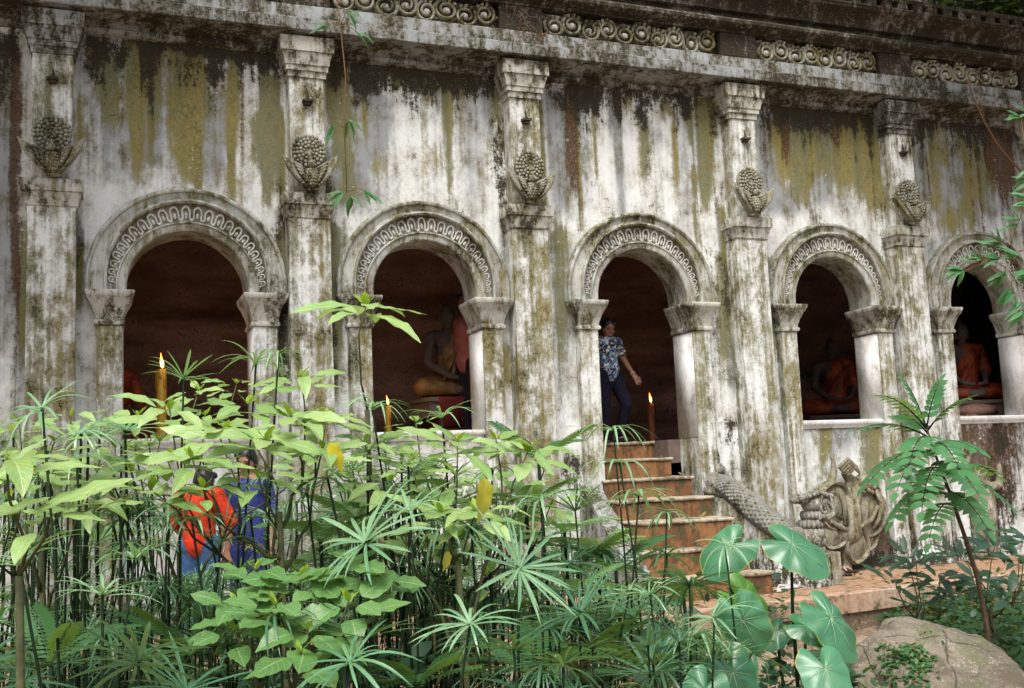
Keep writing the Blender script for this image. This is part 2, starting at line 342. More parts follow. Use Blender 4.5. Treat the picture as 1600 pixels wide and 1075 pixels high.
STREAKS = [  # channel (0 ochre 1 grey 2 black 3 rust), photo x, y top, y bottom, width, strength
 (1,230,60,300,230,.55),(0,215,75,310,15,.9),(0,290,60,300,46,.85),(0,365,95,300,12,.6),(0,424,120,340,26,.95),(3,248,50,115,10,.9),(0,178,95,210,16,.6),(1,236,90,260,18,.9),
 (2,285,40,88,330,.75),(2,390,50,120,110,.65),(2,150,60,250,20,.5),(1,330,150,300,60,.5),(0,400,180,300,12,.5),
 (2,650,85,150,270,.9),(0,650,90,150,250,.5),(0,697,110,215,14,.9),(0,535,60,350,26,.85),(0,670,95,160,10,.7),(2,570,80,200,26,.7),(1,545,230,340,50,.5),(2,775,180,340,18,.6),(0,620,95,150,12,.7),(0,762,210,330,18,.4),(1,590,150,260,30,.35),
 (3,892,122,330,13,1.1),(1,880,150,340,34,.6),(2,915,125,180,40,.75),(0,1006,180,300,16,.75),(0,1105,140,345,24,.9),(2,1110,200,345,14,.55),(0,980,135,185,14,.7),(0,1040,140,190,12,.6),(3,975,130,190,6,.6),(1,866,140,345,16,.4),(0,1075,150,230,10,.6),(2,1020,130,165,190,.4),
 (2,1290,150,205,190,.75),(3,1225,155,270,8,.9),(0,1228,165,300,24,.9),(0,1255,175,330,30,1.),(3,1277,155,215,8,1.),(3,1308,165,250,9,1.),(0,1318,185,310,30,1.),(0,1366,170,350,34,1.15),(1,1205,180,345,24,.9),(1,1284,200,330,26,.9),(0,1340,180,330,18,.7),(3,1335,160,220,7,.8),(1,1230,290,345,70,.35),(3,1196,170,345,10,.6),
 (1,1500,190,350,150,.6),(0,1530,230,340,50,.6),(3,1570,190,350,40,.9),(0,1460,190,330,26,.6),(2,1500,180,210,140,.6),(3,1545,180,300,20,.6),(0,1490,330,380,60,.5),
 (1,1290,160,345,190,.45),(1,1500,180,400,160,.5),(1,560,140,340,90,.35),(1,740,120,330,60,.3),(1,890,140,350,60,.4),(1,1085,150,340,50,.4),(0,1290,150,330,190,.35),(0,285,60,300,280,.25),(1,10,60,600,30,.8),(3,24,60,620,14,.9),(2,6,60,240,26,.6),
 (0,440,360,620,16,.8),(2,440,340,600,18,.6),(0,525,350,640,18,.8),(2,520,340,620,12,.6),(0,876,360,660,22,.6),(1,880,380,650,26,.5),(2,800,350,640,14,.7),(0,1128,400,640,18,.8),(2,1120,380,660,26,.5),(2,1140,655,720,40,.9),(0,1205,400,660,10,.9),(0,1450,420,640,12,.6),(2,895,700,800,40,.9),
 (0,1360,650,860,30,.8),(0,1285,660,760,16,.7),(3,1390,800,900,60,.7),(1,1310,660,720,60,.5),(2,1350,870,900,180,1.),(3,1540,660,880,130,.8),(2,1560,660,900,60,.8),(0,1500,660,800,40,.7),(1,1580,650,760,40,.5),(3,1340,820,890,110,.5)]
SD = []
for ch, x, y0, y1, wd, k in STREAKS:
    a, b = at(x, y0, 0), at(x, y1, 0); e = (at(x+wd/2, y0, 0)-at(x-wd/2, y0, 0)).x
    SD.append((ch, a.x, b.x, a.z, b.z, e/2, k))
rs = random.Random(12)
for i in range(-1, 6):                 # thin runs from the cornice, and damp lines beside each pilaster
    xa, xb = (XP[i]+.2 if i >= 0 else -2.4), (XP[i+1]-.2 if i < 5 else 12.8)
    for k in range(26):
        x, L, h = rs.uniform(xa, xb), rs.choice((.25, .4, .6, .9, 1.4, 2.0))*rs.uniform(.7, 1.2), rs.uniform(.006, .026); SD.append((rs.choice((0, 0, 1, 2, 2, 2, 3)), x, x+rs.uniform(-.02, .02), 5.08-rs.uniform(0, .2), 5.0-L, h, rs.uniform(.3, .75)))
    for x in (xa, xb):
        for k in range(4): z0 = rs.uniform(2.2, 5.0); SD.append((rs.choice((0, 2, 2, 0, 1)), x, x, z0, z0-rs.uniform(.5, 1.6), rs.uniform(.02, .06), rs.uniform(.4, .8)))
    for k in range(9): x, z0 = rs.uniform(xa, xb), rs.uniform(3.3, 4.7); SD.append((rs.choice((0, 0, 2, 1)), x, x, z0, z0-rs.uniform(.2, .5), rs.uniform(.03, .10), rs.uniform(.25, .5)))
def stain_attr(o, amp=1.0):
    me = o.data; n = len(me.vertices); V = np.zeros(n*3); me.vertices.foreach_get('co', V); V = V.reshape(-1, 3)
    X = V[:, 0]+.008*np.sin(V[:, 2]*4+V[:, 0]*3); Z = V[:, 2]; S = np.zeros((n, 4))
    for ch, xa, xb, za, zb, h, k in SD:
        t = np.clip((za-Z)/(za-zb), 0, 1); c = xa+(xb-xa)*t; hw = h*(1-.35*t)
        wx = np.clip(1-np.abs(X-c)/(hw*2.0+.03), 0, 1); wx = wx*wx*(3-2*wx)
        wz = np.clip((za+.06-Z)/.12, 0, 1)*np.clip((Z-zb)/max(.1, .45*(za-zb)), 0, 1)**.7
        S[:, ch] += wx*wz*k*1.4*amp
    ca = me.attributes.new('stain', 'FLOAT_COLOR', 'POINT'); S = np.clip(S, 0, 1.3).astype(np.float32); ca.data.foreach_set('color', S.ravel()); me.attributes.new('rust', 'FLOAT', 'POINT').data.foreach_set('value', np.ascontiguousarray(S[:, 3]))

def wall_grid(x0, x1, z0, z1, cell, y, hole, disp=0., flip=False):
    nx, nz = int((x1-x0)/cell)+1, int((z1-z0)/cell)+1
    gx, gz = np.meshgrid(np.linspace(x0, x1, nx), np.linspace(z0, z1, nz)); cx = (gx[:-1, :-1]+gx[1:, 1:])/2; cz = (gz[:-1, :-1]+gz[1:, 1:])/2
    keep = ~hole(cx, cz); idx = np.arange(nx*nz).reshape(nz, nx)
    q = np.stack([idx[:-1, :-1], idx[:-1, 1:], idx[1:, 1:], idx[1:, :-1]], -1)[keep]
    if flip: q = q[:, ::-1]
    yy = np.full(gx.size, float(y))
    if disp:
        for i, (a, b) in enumerate(zip(gx.ravel(), gz.ravel())): yy[i] += disp*(mnoise.noise((a*1.1, 3, b*1.1))+.35*mnoise.noise((a*5, 9, b*5))+.2*mnoise.noise((a*14, 1, b*14)))
    return MB().add(np.stack([gx.ravel(), yy, gz.ravel()], 1), q.tolist())
def hole(r, zlow):
    def h(cx, cz):
        m = np.zeros(cx.shape, bool)
        for i, xa in enumerate(XA):
            dx = cx-xa; z0 = .1 if i == 2 else zlow
            m |= (np.abs(dx) < r) & (cz > z0) & (cz < ZI)
            m |= (dx**2+(cz-ZI)**2 < r*r) & (cz >= ZI)
        return m
    return h
wall = wall_grid(-2.6, 13.0, -.2, 5.06, .028, 0, hole(.64, 1.53), .009).build('wall', 'wall', temple); stain_attr(wall)
wall_grid(-2.6, 13.0, 1.2, 5.0, .08, .30, hole(.60, 1.53), 0, True).build('inner_wall', 'inner', temple)
# lower course: slightly proud band of wall under the sill line
def course(x0, x1):
    m = wall_grid(x0, x1, -.2, 1.60, .03, -.028, lambda a, b: np.zeros(a.shape, bool), .007)
    m.box(x0, x1, -.030, 0, 1.590, 1.603)
    o = m.build('lower_course', 'wall', temple, sharp=40); stain_attr(o)
for a, b in ((-2.6, -.2), (.2, .36), (1.8, 1.9), (2.3, 2.46), (3.92, 4.01), (4.42, 4.72), (6.2, 6.5), (6.92, 7.06), (8.54, 8.6), (9.0, 9.18), (10.66, 10.72), (11.12, 13.)): course(a, b)

def arch_curve(th, t):
    o = (RO*math.cos(th), ZO+RO*math.sin(th)); i = (RI*math.cos(th), ZI+RI*math.sin(th)); return o[0]+(i[0]-o[0])*t, o[1]+(i[1]-o[1])*t
def t_band(th): s_ = max(0, math.sin(th)); return .55-.17*s_, .73+.06*s_
petals = []
for pz in range(3):                    # three sizes of the lotus loop
    m = MB(); hw, hh = .5, .5; pts = []
    for k in range(17):
        a = PI*(k/16); pts.append((-.40*math.cos(a)*(1+.12*math.sin(2*a)), 0, -.02+.46*math.sin(a)))
    pts = [(-.56, 0, -.40), (-.50, 0, -.50), (-.40, 0, -.47), (-.345, 0, -.34), (-.36, 0, -.16)]+pts[1:-1]+[(.36, 0, -.16), (.345, 0, -.34), (.40, 0, -.47), (.50, 0, -.50), (.56, 0, -.40)]
    m.tube(pts, [.07]+[.105]*(len(pts)-2)+[.07], 5, up=(0, -1, 0)); m.ell((0, .06, -.18), (.17, .1, .22), None, 6, 5)
    petals.append(m.mesh('petal', 'petal'))
archs = []
for ai, xa in enumerate(XA):
    m = MB(); rings = []; N = 56
    ths = [i*PI/N for i in range(N+1)]
    def prof(th):
        to, ti = t_band(th)
        return [(0, .02), (-.005, -.06), (.02, -.092), (.06, -.102), (.10, -.098), (.125, -.080), (to-.14, -.070), (to-.10, -.078), (to-.085, -.112), (to-.045, -.120), (to-.008, -.108), (to, -.05), (ti, -.05), (ti+.006, -.098), (ti+.04, -.106), (ti+.07, -.092), (.97, -.086), (1.0, -.074), (1.0, .1), (1.0, .30), (.3, .302)]
    for th in [-1]+ths+[-2]:
        t_ = 0 if th == -1 else (PI if th == -2 else th); r = []
        for t, y in prof(t_):
            x, z = arch_curve(t_, t)
            if th < 0: z = 2.808
            j = .006*mnoise.noise((xa+x*4, t*3, z*4)); r.append((xa+x+j, y+j, z+j))
        rings.append(r)
    m.loft(rings, close=False, caps=False)
    ar = m.build('archivolt', 'arch', temple, sharp=38)
    n = 23
    # even spacing by local loop size
    ang = [0.0]; sizes = []
    th = .06; lst = []
    while th < PI-.03:
        to, ti = t_band(th); tm = (to+ti)/2; xo, zo = arch_curve(th, to); xi, zi = arch_curve(th, ti); hgt = math.hypot(xo-xi, zo-zi); wd = .058+.040*math.sin(th)
        x, z = arch_curve(th, tm); rr = math.hypot(x, z-2.87); lst.append((th, x, z, wd, hgt, xo-xi, zo-zi)); th += wd/rr
    for th, x, z, wd, hgt, ux, uz in lst:
        up_ = Vector((ux, 0, uz)).normalized(); rt = Vector((up_.z, 0, -up_.x)); p = Vector((xa+x, -.068, z))
        j = U(.92, 1.06)
        M = Matrix(((rt.x*wd*.86, 0, up_.x*hgt*.84*j, p.x), (0, .30*hgt+.01, 0, p.y), (rt.z*wd*.86, 0, up_.z*hgt*.84*j, p.z), (0, 0, 0, 1)))
        inst(petals[0], 'petal', ar, M)
    for sgn in (-1, 1):
        x0, x1 = (xa-.735, xa-.535) if sgn < 0 else (xa+.535, xa+.735)
        m = MB().rect_loft(x0, x1, -.10, .30, [(-.2+.19*k, 0) for k in range(15)]+[(2.56, 0)]); wob(m, .006, 4)
        pl = m.build('pillar', 'pil', temple, sharp=40, bevel=.006)
        m = MB(); P_ = [(2.52, -.01), (2.53, .018), (2.548, .024), (2.566, .018), (2.574, .008), (2.60, .012), (2.66, .030), (2.72, .058), (2.752, .080), (2.756, .074), (2.768, .086), (2.800, .092), (2.812, .088)]
        m.loft([[(x0-o, -.10-o, z), (x1+o, -.10-o, z), (x1+o, .30+o*.2, z), (x0-o, .30+o*.2, z)] for z, o in P_]); wob(m, .005, 6)
        m.build('capital', 'cap', pl, sharp=38)
    if ai != 2:
        m = MB().rect_loft(xa-.532, xa+.532, -.055, .32, [(1.50, -.02), (1.535, -.004), (1.545, .004), (1.575, .006), (1.585, 0)]); wob(m, .005, 5); m.build('sill', 'reveal', temple, sharp=40)
        m = wall_grid(xa-.533, xa+.533, -.2, 1.52, .03, -.012, lambda a, b: np.zeros(a.shape, bool), .006); o = m.build('panel', 'wall', temple); stain_attr(o)
        # light inner faces of the reveal
    for sgn in (-1, 1):
        xx = xa+sgn*.5335
        m = MB(); m.box(min(xx, xx-sgn*.004), max(xx, xx-sgn*.004), -.085, .295, 1.585 if ai != 2 else 1.45, 2.515); m.build('reveal_face', 'reveal', temple)

birds = None
def bird_parts():
    b = MB(); b.ell((0, -.07, -.165), (.056, .062, .095), None, 14, 10)
    for r in range(6):                 # breast feathers
        for k in range(6):
            a = (k-2.5+(r % 2)*.5)*.45; z = -.10-.026*r; q = math.sqrt(max(.05, 1-((z+.165)/.1)**2)); b.ell((.056*q*math.sin(a), -.07-.060*math.cos(a)*q, z), (.012, .008, .016), None, 6, 4)
    b.ell((0, -.105, -.045), (.030, .036, .036), None, 10, 7); b.tube([(0, -.135, -.04), (0, -.165, -.055), (0, -.172, -.08)], [.015, .011, .003], 6)
    for s_ in (-1, 1): b.ell((s_*.020, -.130, -.035), .006, None, 6, 4)
    b.tube([(0, -.10, -.02), (0, -.11, .01), (0, -.095, .03)], [.012, .009, .004], 5)
    b.ell((0, -.03, -.262), (.06, .05, .025), None, 10, 6)
    for s_ in (-1, 1): b.tube([(s_*.03, -.06, -.245), (s_*.035, -.08, -.285)], [.014, .018], 6)
    t = MB(); n = 26                   # the round tail fan behind the head
    rim = [[(.148*r*math.cos(2*PI*k/n), -.018-.022*(1-r*r), .10+.148*r*math.sin(2*PI*k/n)) for k in range(n)] for r in (1.0, .98, .7, .4, .05)]
    rim[0] = [(x, .01, z) for x, y, z in rim[0]]; t.loft(rim)
    for ring, cnt, rr in ((.138, 22, .0165), (.106, 18, .0155), (.074, 13, .0145), (.042, 8, .013)):
        for k in range(cnt):
            a = 2*PI*(k+.5*(ring > .1))/cnt; c = (ring*math.cos(a), -.03-.018*(1-(ring/.148)**2), .10+ring*math.sin(a)); t.ell(c, (rr*1.2, .008+.004*(k % 2), rr*1.2), None, 6, 4)
    wg = []
    for s_ in (-1, 1):
        q = MB(); nu = 12; outer = []; inner = []
        for k in range(nu+1):
            u = k/nu; outer.append((s_*(.03+.215*math.sin(u*1.40)), -.06-.03*math.sin(u*PI), -.265+.30*u**1.25)); inner.append((s_*(.03+.03*math.sin(u*2.2)), -.06-.02*math.sin(u*PI), -.225+.165*u))
        sec = [(0, .05), (0, .0), (.5, -.006), (.92, .004), (.94, .05)]
        q.loft([[tuple(np.array(inner[k])*(1-t)+np.array(outer[k])*t+np.array((0, dy, 0))) for t, dy in sec] for k in range(nu+1)], close=False, caps=False)
        def on(L, u): f_ = min(nu-.001, u*nu); a_ = int(f_); return np.array(L[a_])*(1-f_+a_)+np.array(L[a_+1])*(f_-a_)
        for k in range(12):            # long feathers, one over the other, tips turned up
            u = (k+.6)/12.4; i_, o_ = on(inner, u), on(outer, u); d_ = o_-i_; q.tube([i_+d_*.42+(0, -.004, -.012), i_+d_*.7+(0, -.020, -.008), i_+d_*.98+(0, -.016, .010), i_+d_*1.10+(0, -.004, .034)], [.008, .0145, .0135, .004], 6)
        for k in range(7):             # short coverts over the shoulder
            u = (k+.7)/7.4; i_, o_ = on(inner, u), on(outer, u); d_ = o_-i_; q.tube([i_+(0, -.012, -.012), i_+d_*.25+(0, -.034, -.004), i_+d_*.50+(0, -.024, .016)], [.010, .0165, .006], 6)
        wg.append(q)
    return b.mesh('bird_body', 'bird'), t.mesh('tail_fan', 'bird'), wg[0].mesh('wing', 'bird'), wg[1].mesh('wing', 'bird')
BP = bird_parts()
for i, xp in enumerate(XP):
    m = MB().rect_loft(xp-.185, xp+.185, -.20, .03, [(-.2, .03), (.12, .03), (.135, .012), (.16, 0)]+[(.3+.2*k, 0) for k in range(16)]+[(3.50, 0)]); wob(m, .007, 3.5)
    pl = m.build('pilaster', 'pil', temple, sharp=40, bevel=.008)
    m = MB().rect_loft(xp-.185, xp+.185, -.20, .03, [(3.47, -.004), (3.49, .014), (3.535, .016), (3.55, .022), (3.585, .034), (3.60, .036), (3.604, .050), (3.695, .052), (3.706, .048)]); wob(m, .006, 5); m.build('shelf', 'cap', pl, sharp=38)
    m = MB().rect_loft(xp-.155, xp+.155, -.185, .03, [(3.70+.13*k, 0) for k in range(9)]+[(4.80, 0)]); wob(m, .006, 4); m.build('upper_shaft', 'pil', pl, sharp=40, bevel=.006)
    m = MB().rect_loft(xp-.155, xp+.155, -.185, .03, [(4.775, -.004), (4.78, .016), (4.835, .018), (4.838, .034), (4.885, .036), (4.888, .046), (4.93, .052), (4.985, .068), (5.00, .070), (5.003, .084), (5.135, .086), (5.142, .080)]); wob(m, .004, 6); m.build('capital', 'corn' if i in (0, 4) else 'cap', pl, sharp=38)
    m = MB().box(xp-.045, xp+.045, -.25, -.18, 4.545, 4.565); m.box(xp-.03, xp+.03, -.23, -.18, 4.52, 4.545); m.tube([(xp, -.215, 4.565), (xp+.005, -.21, 4.60), (xp, -.20, 4.66)], [.018, .012, .004], 5); m.build('lamp_bracket', 'cornd', pl, sharp=40)
    bd = bpy.data.objects.new('bird_relief', None); C.objects.link(bd); bd.parent = temple; bd.location = (xp+.005, -.205, 3.99); bd.scale = (U(.97, 1.05), U(1.05, 1.3), U(.97, 1.04)); bd.rotation_euler = (U(-.03, .03), U(-.05, .05), U(-.06, .06))
    for me, nm in zip(BP, ('bird_body', 'tail_fan', 'wing', 'wing')): inst(me, nm, bd)

def extrude(prof, x0, x1, name, mat, cell=.25, w_=.006, sharp=35):
    n = int((x1-x0)/cell)+1; m = MB(); m.loft([[(x0+(x1-x0)*i/n, y, z) for y, z in prof] for i in range(n+1)], close=False, caps=False); wob(m, w_, 2.5)
    return m.build(name, mat, temple, sharp=sharp)
L0, L1 = -2.6, 13.0
extrude([(.02, 5.04), (-.05, 5.052), (-.066, 5.062), (-.066, 5.098), (-.05, 5.11), (-.055, 5.125), (-.085, 5.135), (-.13, 5.150), (-.20, 5.163), (-.285, 5.168)], L0, L1, 'lower_moulding', 'corn')
extrude([(-.285, 5.168), (-.325, 5.166), (-.332, 5.174), (-.334, 5.274), (-.322, 5.286), (-.215, 5.304)], L0, L1, 'projecting_ledge', 'ledge')
extrude([(-.22, 5.300), (-.222, 5.44), (-.215, 5.452), (-.10, 5.458), (-.098, 5.73)], L0, L1, 'frieze_band', 'ledge')
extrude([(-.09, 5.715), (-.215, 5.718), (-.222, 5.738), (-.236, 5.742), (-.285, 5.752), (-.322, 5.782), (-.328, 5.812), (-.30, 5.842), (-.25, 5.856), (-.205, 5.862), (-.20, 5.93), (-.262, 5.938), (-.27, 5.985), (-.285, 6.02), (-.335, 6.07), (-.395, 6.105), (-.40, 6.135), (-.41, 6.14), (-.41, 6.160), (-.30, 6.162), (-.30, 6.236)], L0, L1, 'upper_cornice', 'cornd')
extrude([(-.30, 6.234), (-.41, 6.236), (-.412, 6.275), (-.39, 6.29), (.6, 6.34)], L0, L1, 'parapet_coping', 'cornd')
post = MB().box(-.065, .065, -.405, -.28, 6.158, 6.238).mesh('parapet_post', 'cornd', False)
k = L0
while k < L1: inst(post, 'parapet_post', temple, Matrix.Translation((k, 0, 0))); k += .215
for xp in XP:
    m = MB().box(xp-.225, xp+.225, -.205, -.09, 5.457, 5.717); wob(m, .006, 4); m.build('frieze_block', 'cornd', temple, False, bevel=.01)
sc_ = MB(); pts = []; rad = []
for k in range(34):
    a = k/33*PI*3.3; r = .082*(1-k/33)**.75+.018; pts.append((r*math.cos(a+2.2), -.03-.012*k/33, r*math.sin(a+2.2))); rad.append(.019*(1-.45*k/33))
sc_.tube(pts, rad, 6, up=(0, -1, 0)); sc_.tube([(pts[0][0]-.03, -.02, pts[0][2]-.05), (pts[0][0]-.01, -.028, pts[0][2]-.02), pts[0]], [.006, .014, .019], 6)
sc_l = MB()
for q in range(3):
    a = .7+q*.55; sc_l.tube([(.06*math.cos(a), -.02, .06*math.sin(a)), (.10*math.cos(a+.1), -.045, .10*math.sin(a+.1)), (.125*math.cos(a+.35), -.03, .125*math.sin(a+.35))], [.012, .018, .004], 5)
SCM = sc_.mesh('scroll', 'scroll'); SCB = MB().ell((.006, -.018, -.004), (.043, .034, .040), None, 9, 6).mesh('boss', 'petal'); SCL = sc_l.mesh('curl_leaf', 'scroll')
ORN = MB()
for bi in range(len(XP)-1):
    a, b = XP[bi]+.27, XP[bi+1]-.27; n = round((b-a)/.205)
    for k in range(n):
        x = a+(b-a)*(k+.5)/n; fl = 1 if (k % 4) < 2 else -1; zz = 5.575+(.02 if k % 2 else -.018)
        o = inst(SCM, 'scroll', temple, Matrix.Translation((x, -.10, zz)) @ Matrix.Rotation(U(-.4, .4), 4, 'Y') @ Matrix.Diagonal((fl*U(.98, 1.16), 1.9, U(1.0, 1.14), 1)))
        inst(SCL, 'curl_leaf', o); inst(SCB, 'boss', o)
        for q in range(10):
            aa = U(0, 2*PI); r = U(.10, .14); zq = 5.585+r*math.sin(aa)
            if 5.47 < zq < 5.71: ORN.ell((x+r*math.cos(aa), -.115, zq), (U(.012, .026), .045, U(.012, .034)), (0, U(0, 3), 0), 6, 4)
tag(ORN.build('leaf_ornament', 'scroll', temple), kind='stuff')
# gallery interior: floor, cave-like rock walls and roof
def sheet(fn, nu, nv, name, mat, parent, smooth=True):
    v = [fn(i/nu, j/nv) for j in range(nv+1) for i in range(nu+1)]; f = [(j*(nu+1)+i, j*(nu+1)+i+1, (j+1)*(nu+1)+i+1, (j+1)*(nu+1)+i) for j in range(nv) for i in range(nu)]
    return MB().add(v, f).build(name, mat, parent, smooth)
def nz3(a, b, c): return mnoise.fractal((a, b, c), 1.0, 2.0, 5)
sheet(lambda u, v: (-2.6+15.6*u, (2.45 if u < .44 else 2.45+1.3*min(1, (u-.44)*12))-.75*v**2+.35*nz3(15.6*u*.5, 1, v*5)+.10*math.sin(v*26+2*nz3(u*8, 2, v)), 1.2+3.9*v), 150, 60, 'rock_wall', 'cave', temple)
sheet(lambda u, v: (-2.6+15.6*u, .29+3.6*v, 4.55-.5*v+.25*nz3(15.6*u*.6, 4*v, 7)), 80, 24, 'rock_ceiling', 'cave', temple)
MB().box(-2.6, 13, .9, 4.0, 1.2, ZF).box(-2.6, 4.9, .30, .901, 1.2, ZF).box(5.86, 13, .30, .901, 1.2, ZF).build('gallery_floor', 'inner', temple, False)
MB().box(-2.65, -2.6, 0, 4, 0, 6.2).box(13, 13.05, 0, 4, 0, 6.2).box(-2.65, 13.05, 4.0, 4.06, -.2, 6.2).box(-2.6, 13., .0, 4.0, 5.05, 5.12).build('outer_shell', 'cornd', temple, False)
MB().box(-2.6, 13, .02, .6, 5.12, 6.3).build('parapet_core', 'cornd', temple, False)

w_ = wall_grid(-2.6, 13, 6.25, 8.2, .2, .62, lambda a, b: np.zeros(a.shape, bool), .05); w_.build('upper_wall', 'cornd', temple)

# ------------------------------------------------------------------ ground, terrace, steps
GZ = -.32
def ground_h(x, y):
    d = math.hypot(x-2, y+4)
    return GZ+.05*mnoise.noise((x*.8, y*.8, 0))+.02*mnoise.noise((x*3, y*3, 4))+(-.12*max(0, min(1, (-y-3.5)/3)))
def axis(a, b, lo, hi, cell):
    s = list(np.arange(lo, hi, cell)); k = cell; q = lo
    while q > a: k *= 1.5; q -= k; s.insert(0, q)
    k = cell; q = hi
    while q < b: k *= 1.5; q += k; s.append(q)
    return s
gx, gy = axis(-150, 150, -4, 14, .12), axis(-150, 150, -10, 0.5, .12)
gv = [(x, y, ground_h(x, y)) for y in gy for x in gx]; nx = len(gx)
gf = [(j*nx+i, j*nx+i+1, (j+1)*nx+i+1, (j+1)*nx+i) for j in range(len(gy)-1) for i in range(nx-1)]
tag(MB().add(gv, gf).build('ground', 'dirt'), kind='structure')
def tf(x): return -1.78+.10*(x-5.4) if x > 4.6 else -1.86-.06*(4.6-x)   # front edge of the terrace
m = MB(); xs = [-4+.25*i for i in range(72)]
m.loft([[(x, .05, .0), (x, tf(x)+.155, .0)] for x in xs], close=False, caps=False); wob(m, .004, 2)
terr = tag(m.build('terrace', 'terrace'), kind='structure')
x = -4.0; i = 0
while x < 13.5:                        # slabs along the terrace edge, each its own piece
    L = U(.75, .95); p = MB()
    p.loft([[(xx, tf(xx), z0), (xx, tf(xx)+.16, z0), (xx, tf(xx)+.16, z1), (xx, tf(xx), z1)] for xx, z0, z1 in ((x+.004, -.16, .006), (x+L/2, -.16, .008), (x+L-.004, -.16, .005))]); wob(p, .006, 3)
    p.build('edge_slab', 'kerb', terr, False, bevel=.008); x += L
m = MB(); m.loft([[(x, tf(x)+.05, -.6), (x, tf(x)+.03+.02*mnoise.noise((x*3, 0, 0)), -.16)] for x in xs], close=False, caps=False); m.build('terrace_base', 'dirt', terr)
# lower step of packed earth and stone in front of the terrace
m = MB(); m.loft([[(x, tf(x)+.2, -.4), (x, tf(x)-.62+.06*mnoise.noise((x*1.5, 5, 0)), -.5), (x, tf(x)-.58+.06*mnoise.noise((x*1.5, 5, 0)), -.235), (x, tf(x)+.2, -.20)] for x in [-4+.2*i for i in range(50)]], close=False, caps=False); wob(m, .02, 2)
tag(m.build('path', 'dirt'), kind='structure')

stairs = thing('staircase', 'orange painted stair with pale stone treads climbing into the middle doorway', 'stairs', (0, 0, 0))
ST = [(.61, 1.437, 5.86), (.25, 1.258, 5.86), (-.125, 1.066, 5.87), (-.45, .872, 5.88), (-.77, .678, 5.89), (-.95, .428, 5.93), (-1.16, .20, 6.02)]
for k, (y, z, xr) in enumerate(ST):
    yb = ST[k-1][0]+.03 if k else .9; xl = 4.93-(.02*k)
    st = MB().box(xl, xr, y, yb, -.02, z-.032); wob(st, .010, 4); s_ = st.build('step', 'riser', stairs, False, bevel=.012)
    st = MB()
    st.loft([[(xx, y-.022, z-.031), (xx, yb, z-.031), (xx, yb, z), (xx, y-.022, z)] for xx in [xl-.01+(xr-xl+.03)*i/8 for i in range(9)]]); wob(st, .014, 5); st.build('tread', 'tread', s_, False, bevel=.012)
def balustrade(flip):
    fx = (lambda x: 2*5.41-x) if flip else (lambda x: x)
    path = [at(*q) for q in ((1112, 762, -.06), (1135, 768, -.2), (1160, 788, -.36), (1195, 818, -.62), (1235, 842, -.86), (1262, 852, -1.0), (1284, 858, -1.1))]
    m = MB(); m.loft([[(fx(p.x-.10), p.y-.03, -.02), (fx(p.x+.14), p.y+.03, -.02), (fx(p.x+.12), p.y+.03, max(.1, p.z-.07)), (fx(p.x-.07), p.y-.03, max(.1, p.z-.07))] for p in path]); wob(m, .012, 4)
    m.build('balustrade', 'pil', stairs, sharp=40)
    return [Vector((fx(p.x), p.y, p.z)) for p in path]
def catmull(P, n):
    out = []
    for i in range(len(P)-1):
        a, b, c, d = P[max(i-1, 0)], P[i], P[i+1], P[min(i+2, len(P)-1)]
        for k in range(n):
            t = k/n; out.append(.5*((2*b)+(c-a)*t+(2*a-5*b+4*c-d)*t*t+(3*b-a-3*c+d)*t**3))
    return out+[P[-1]]
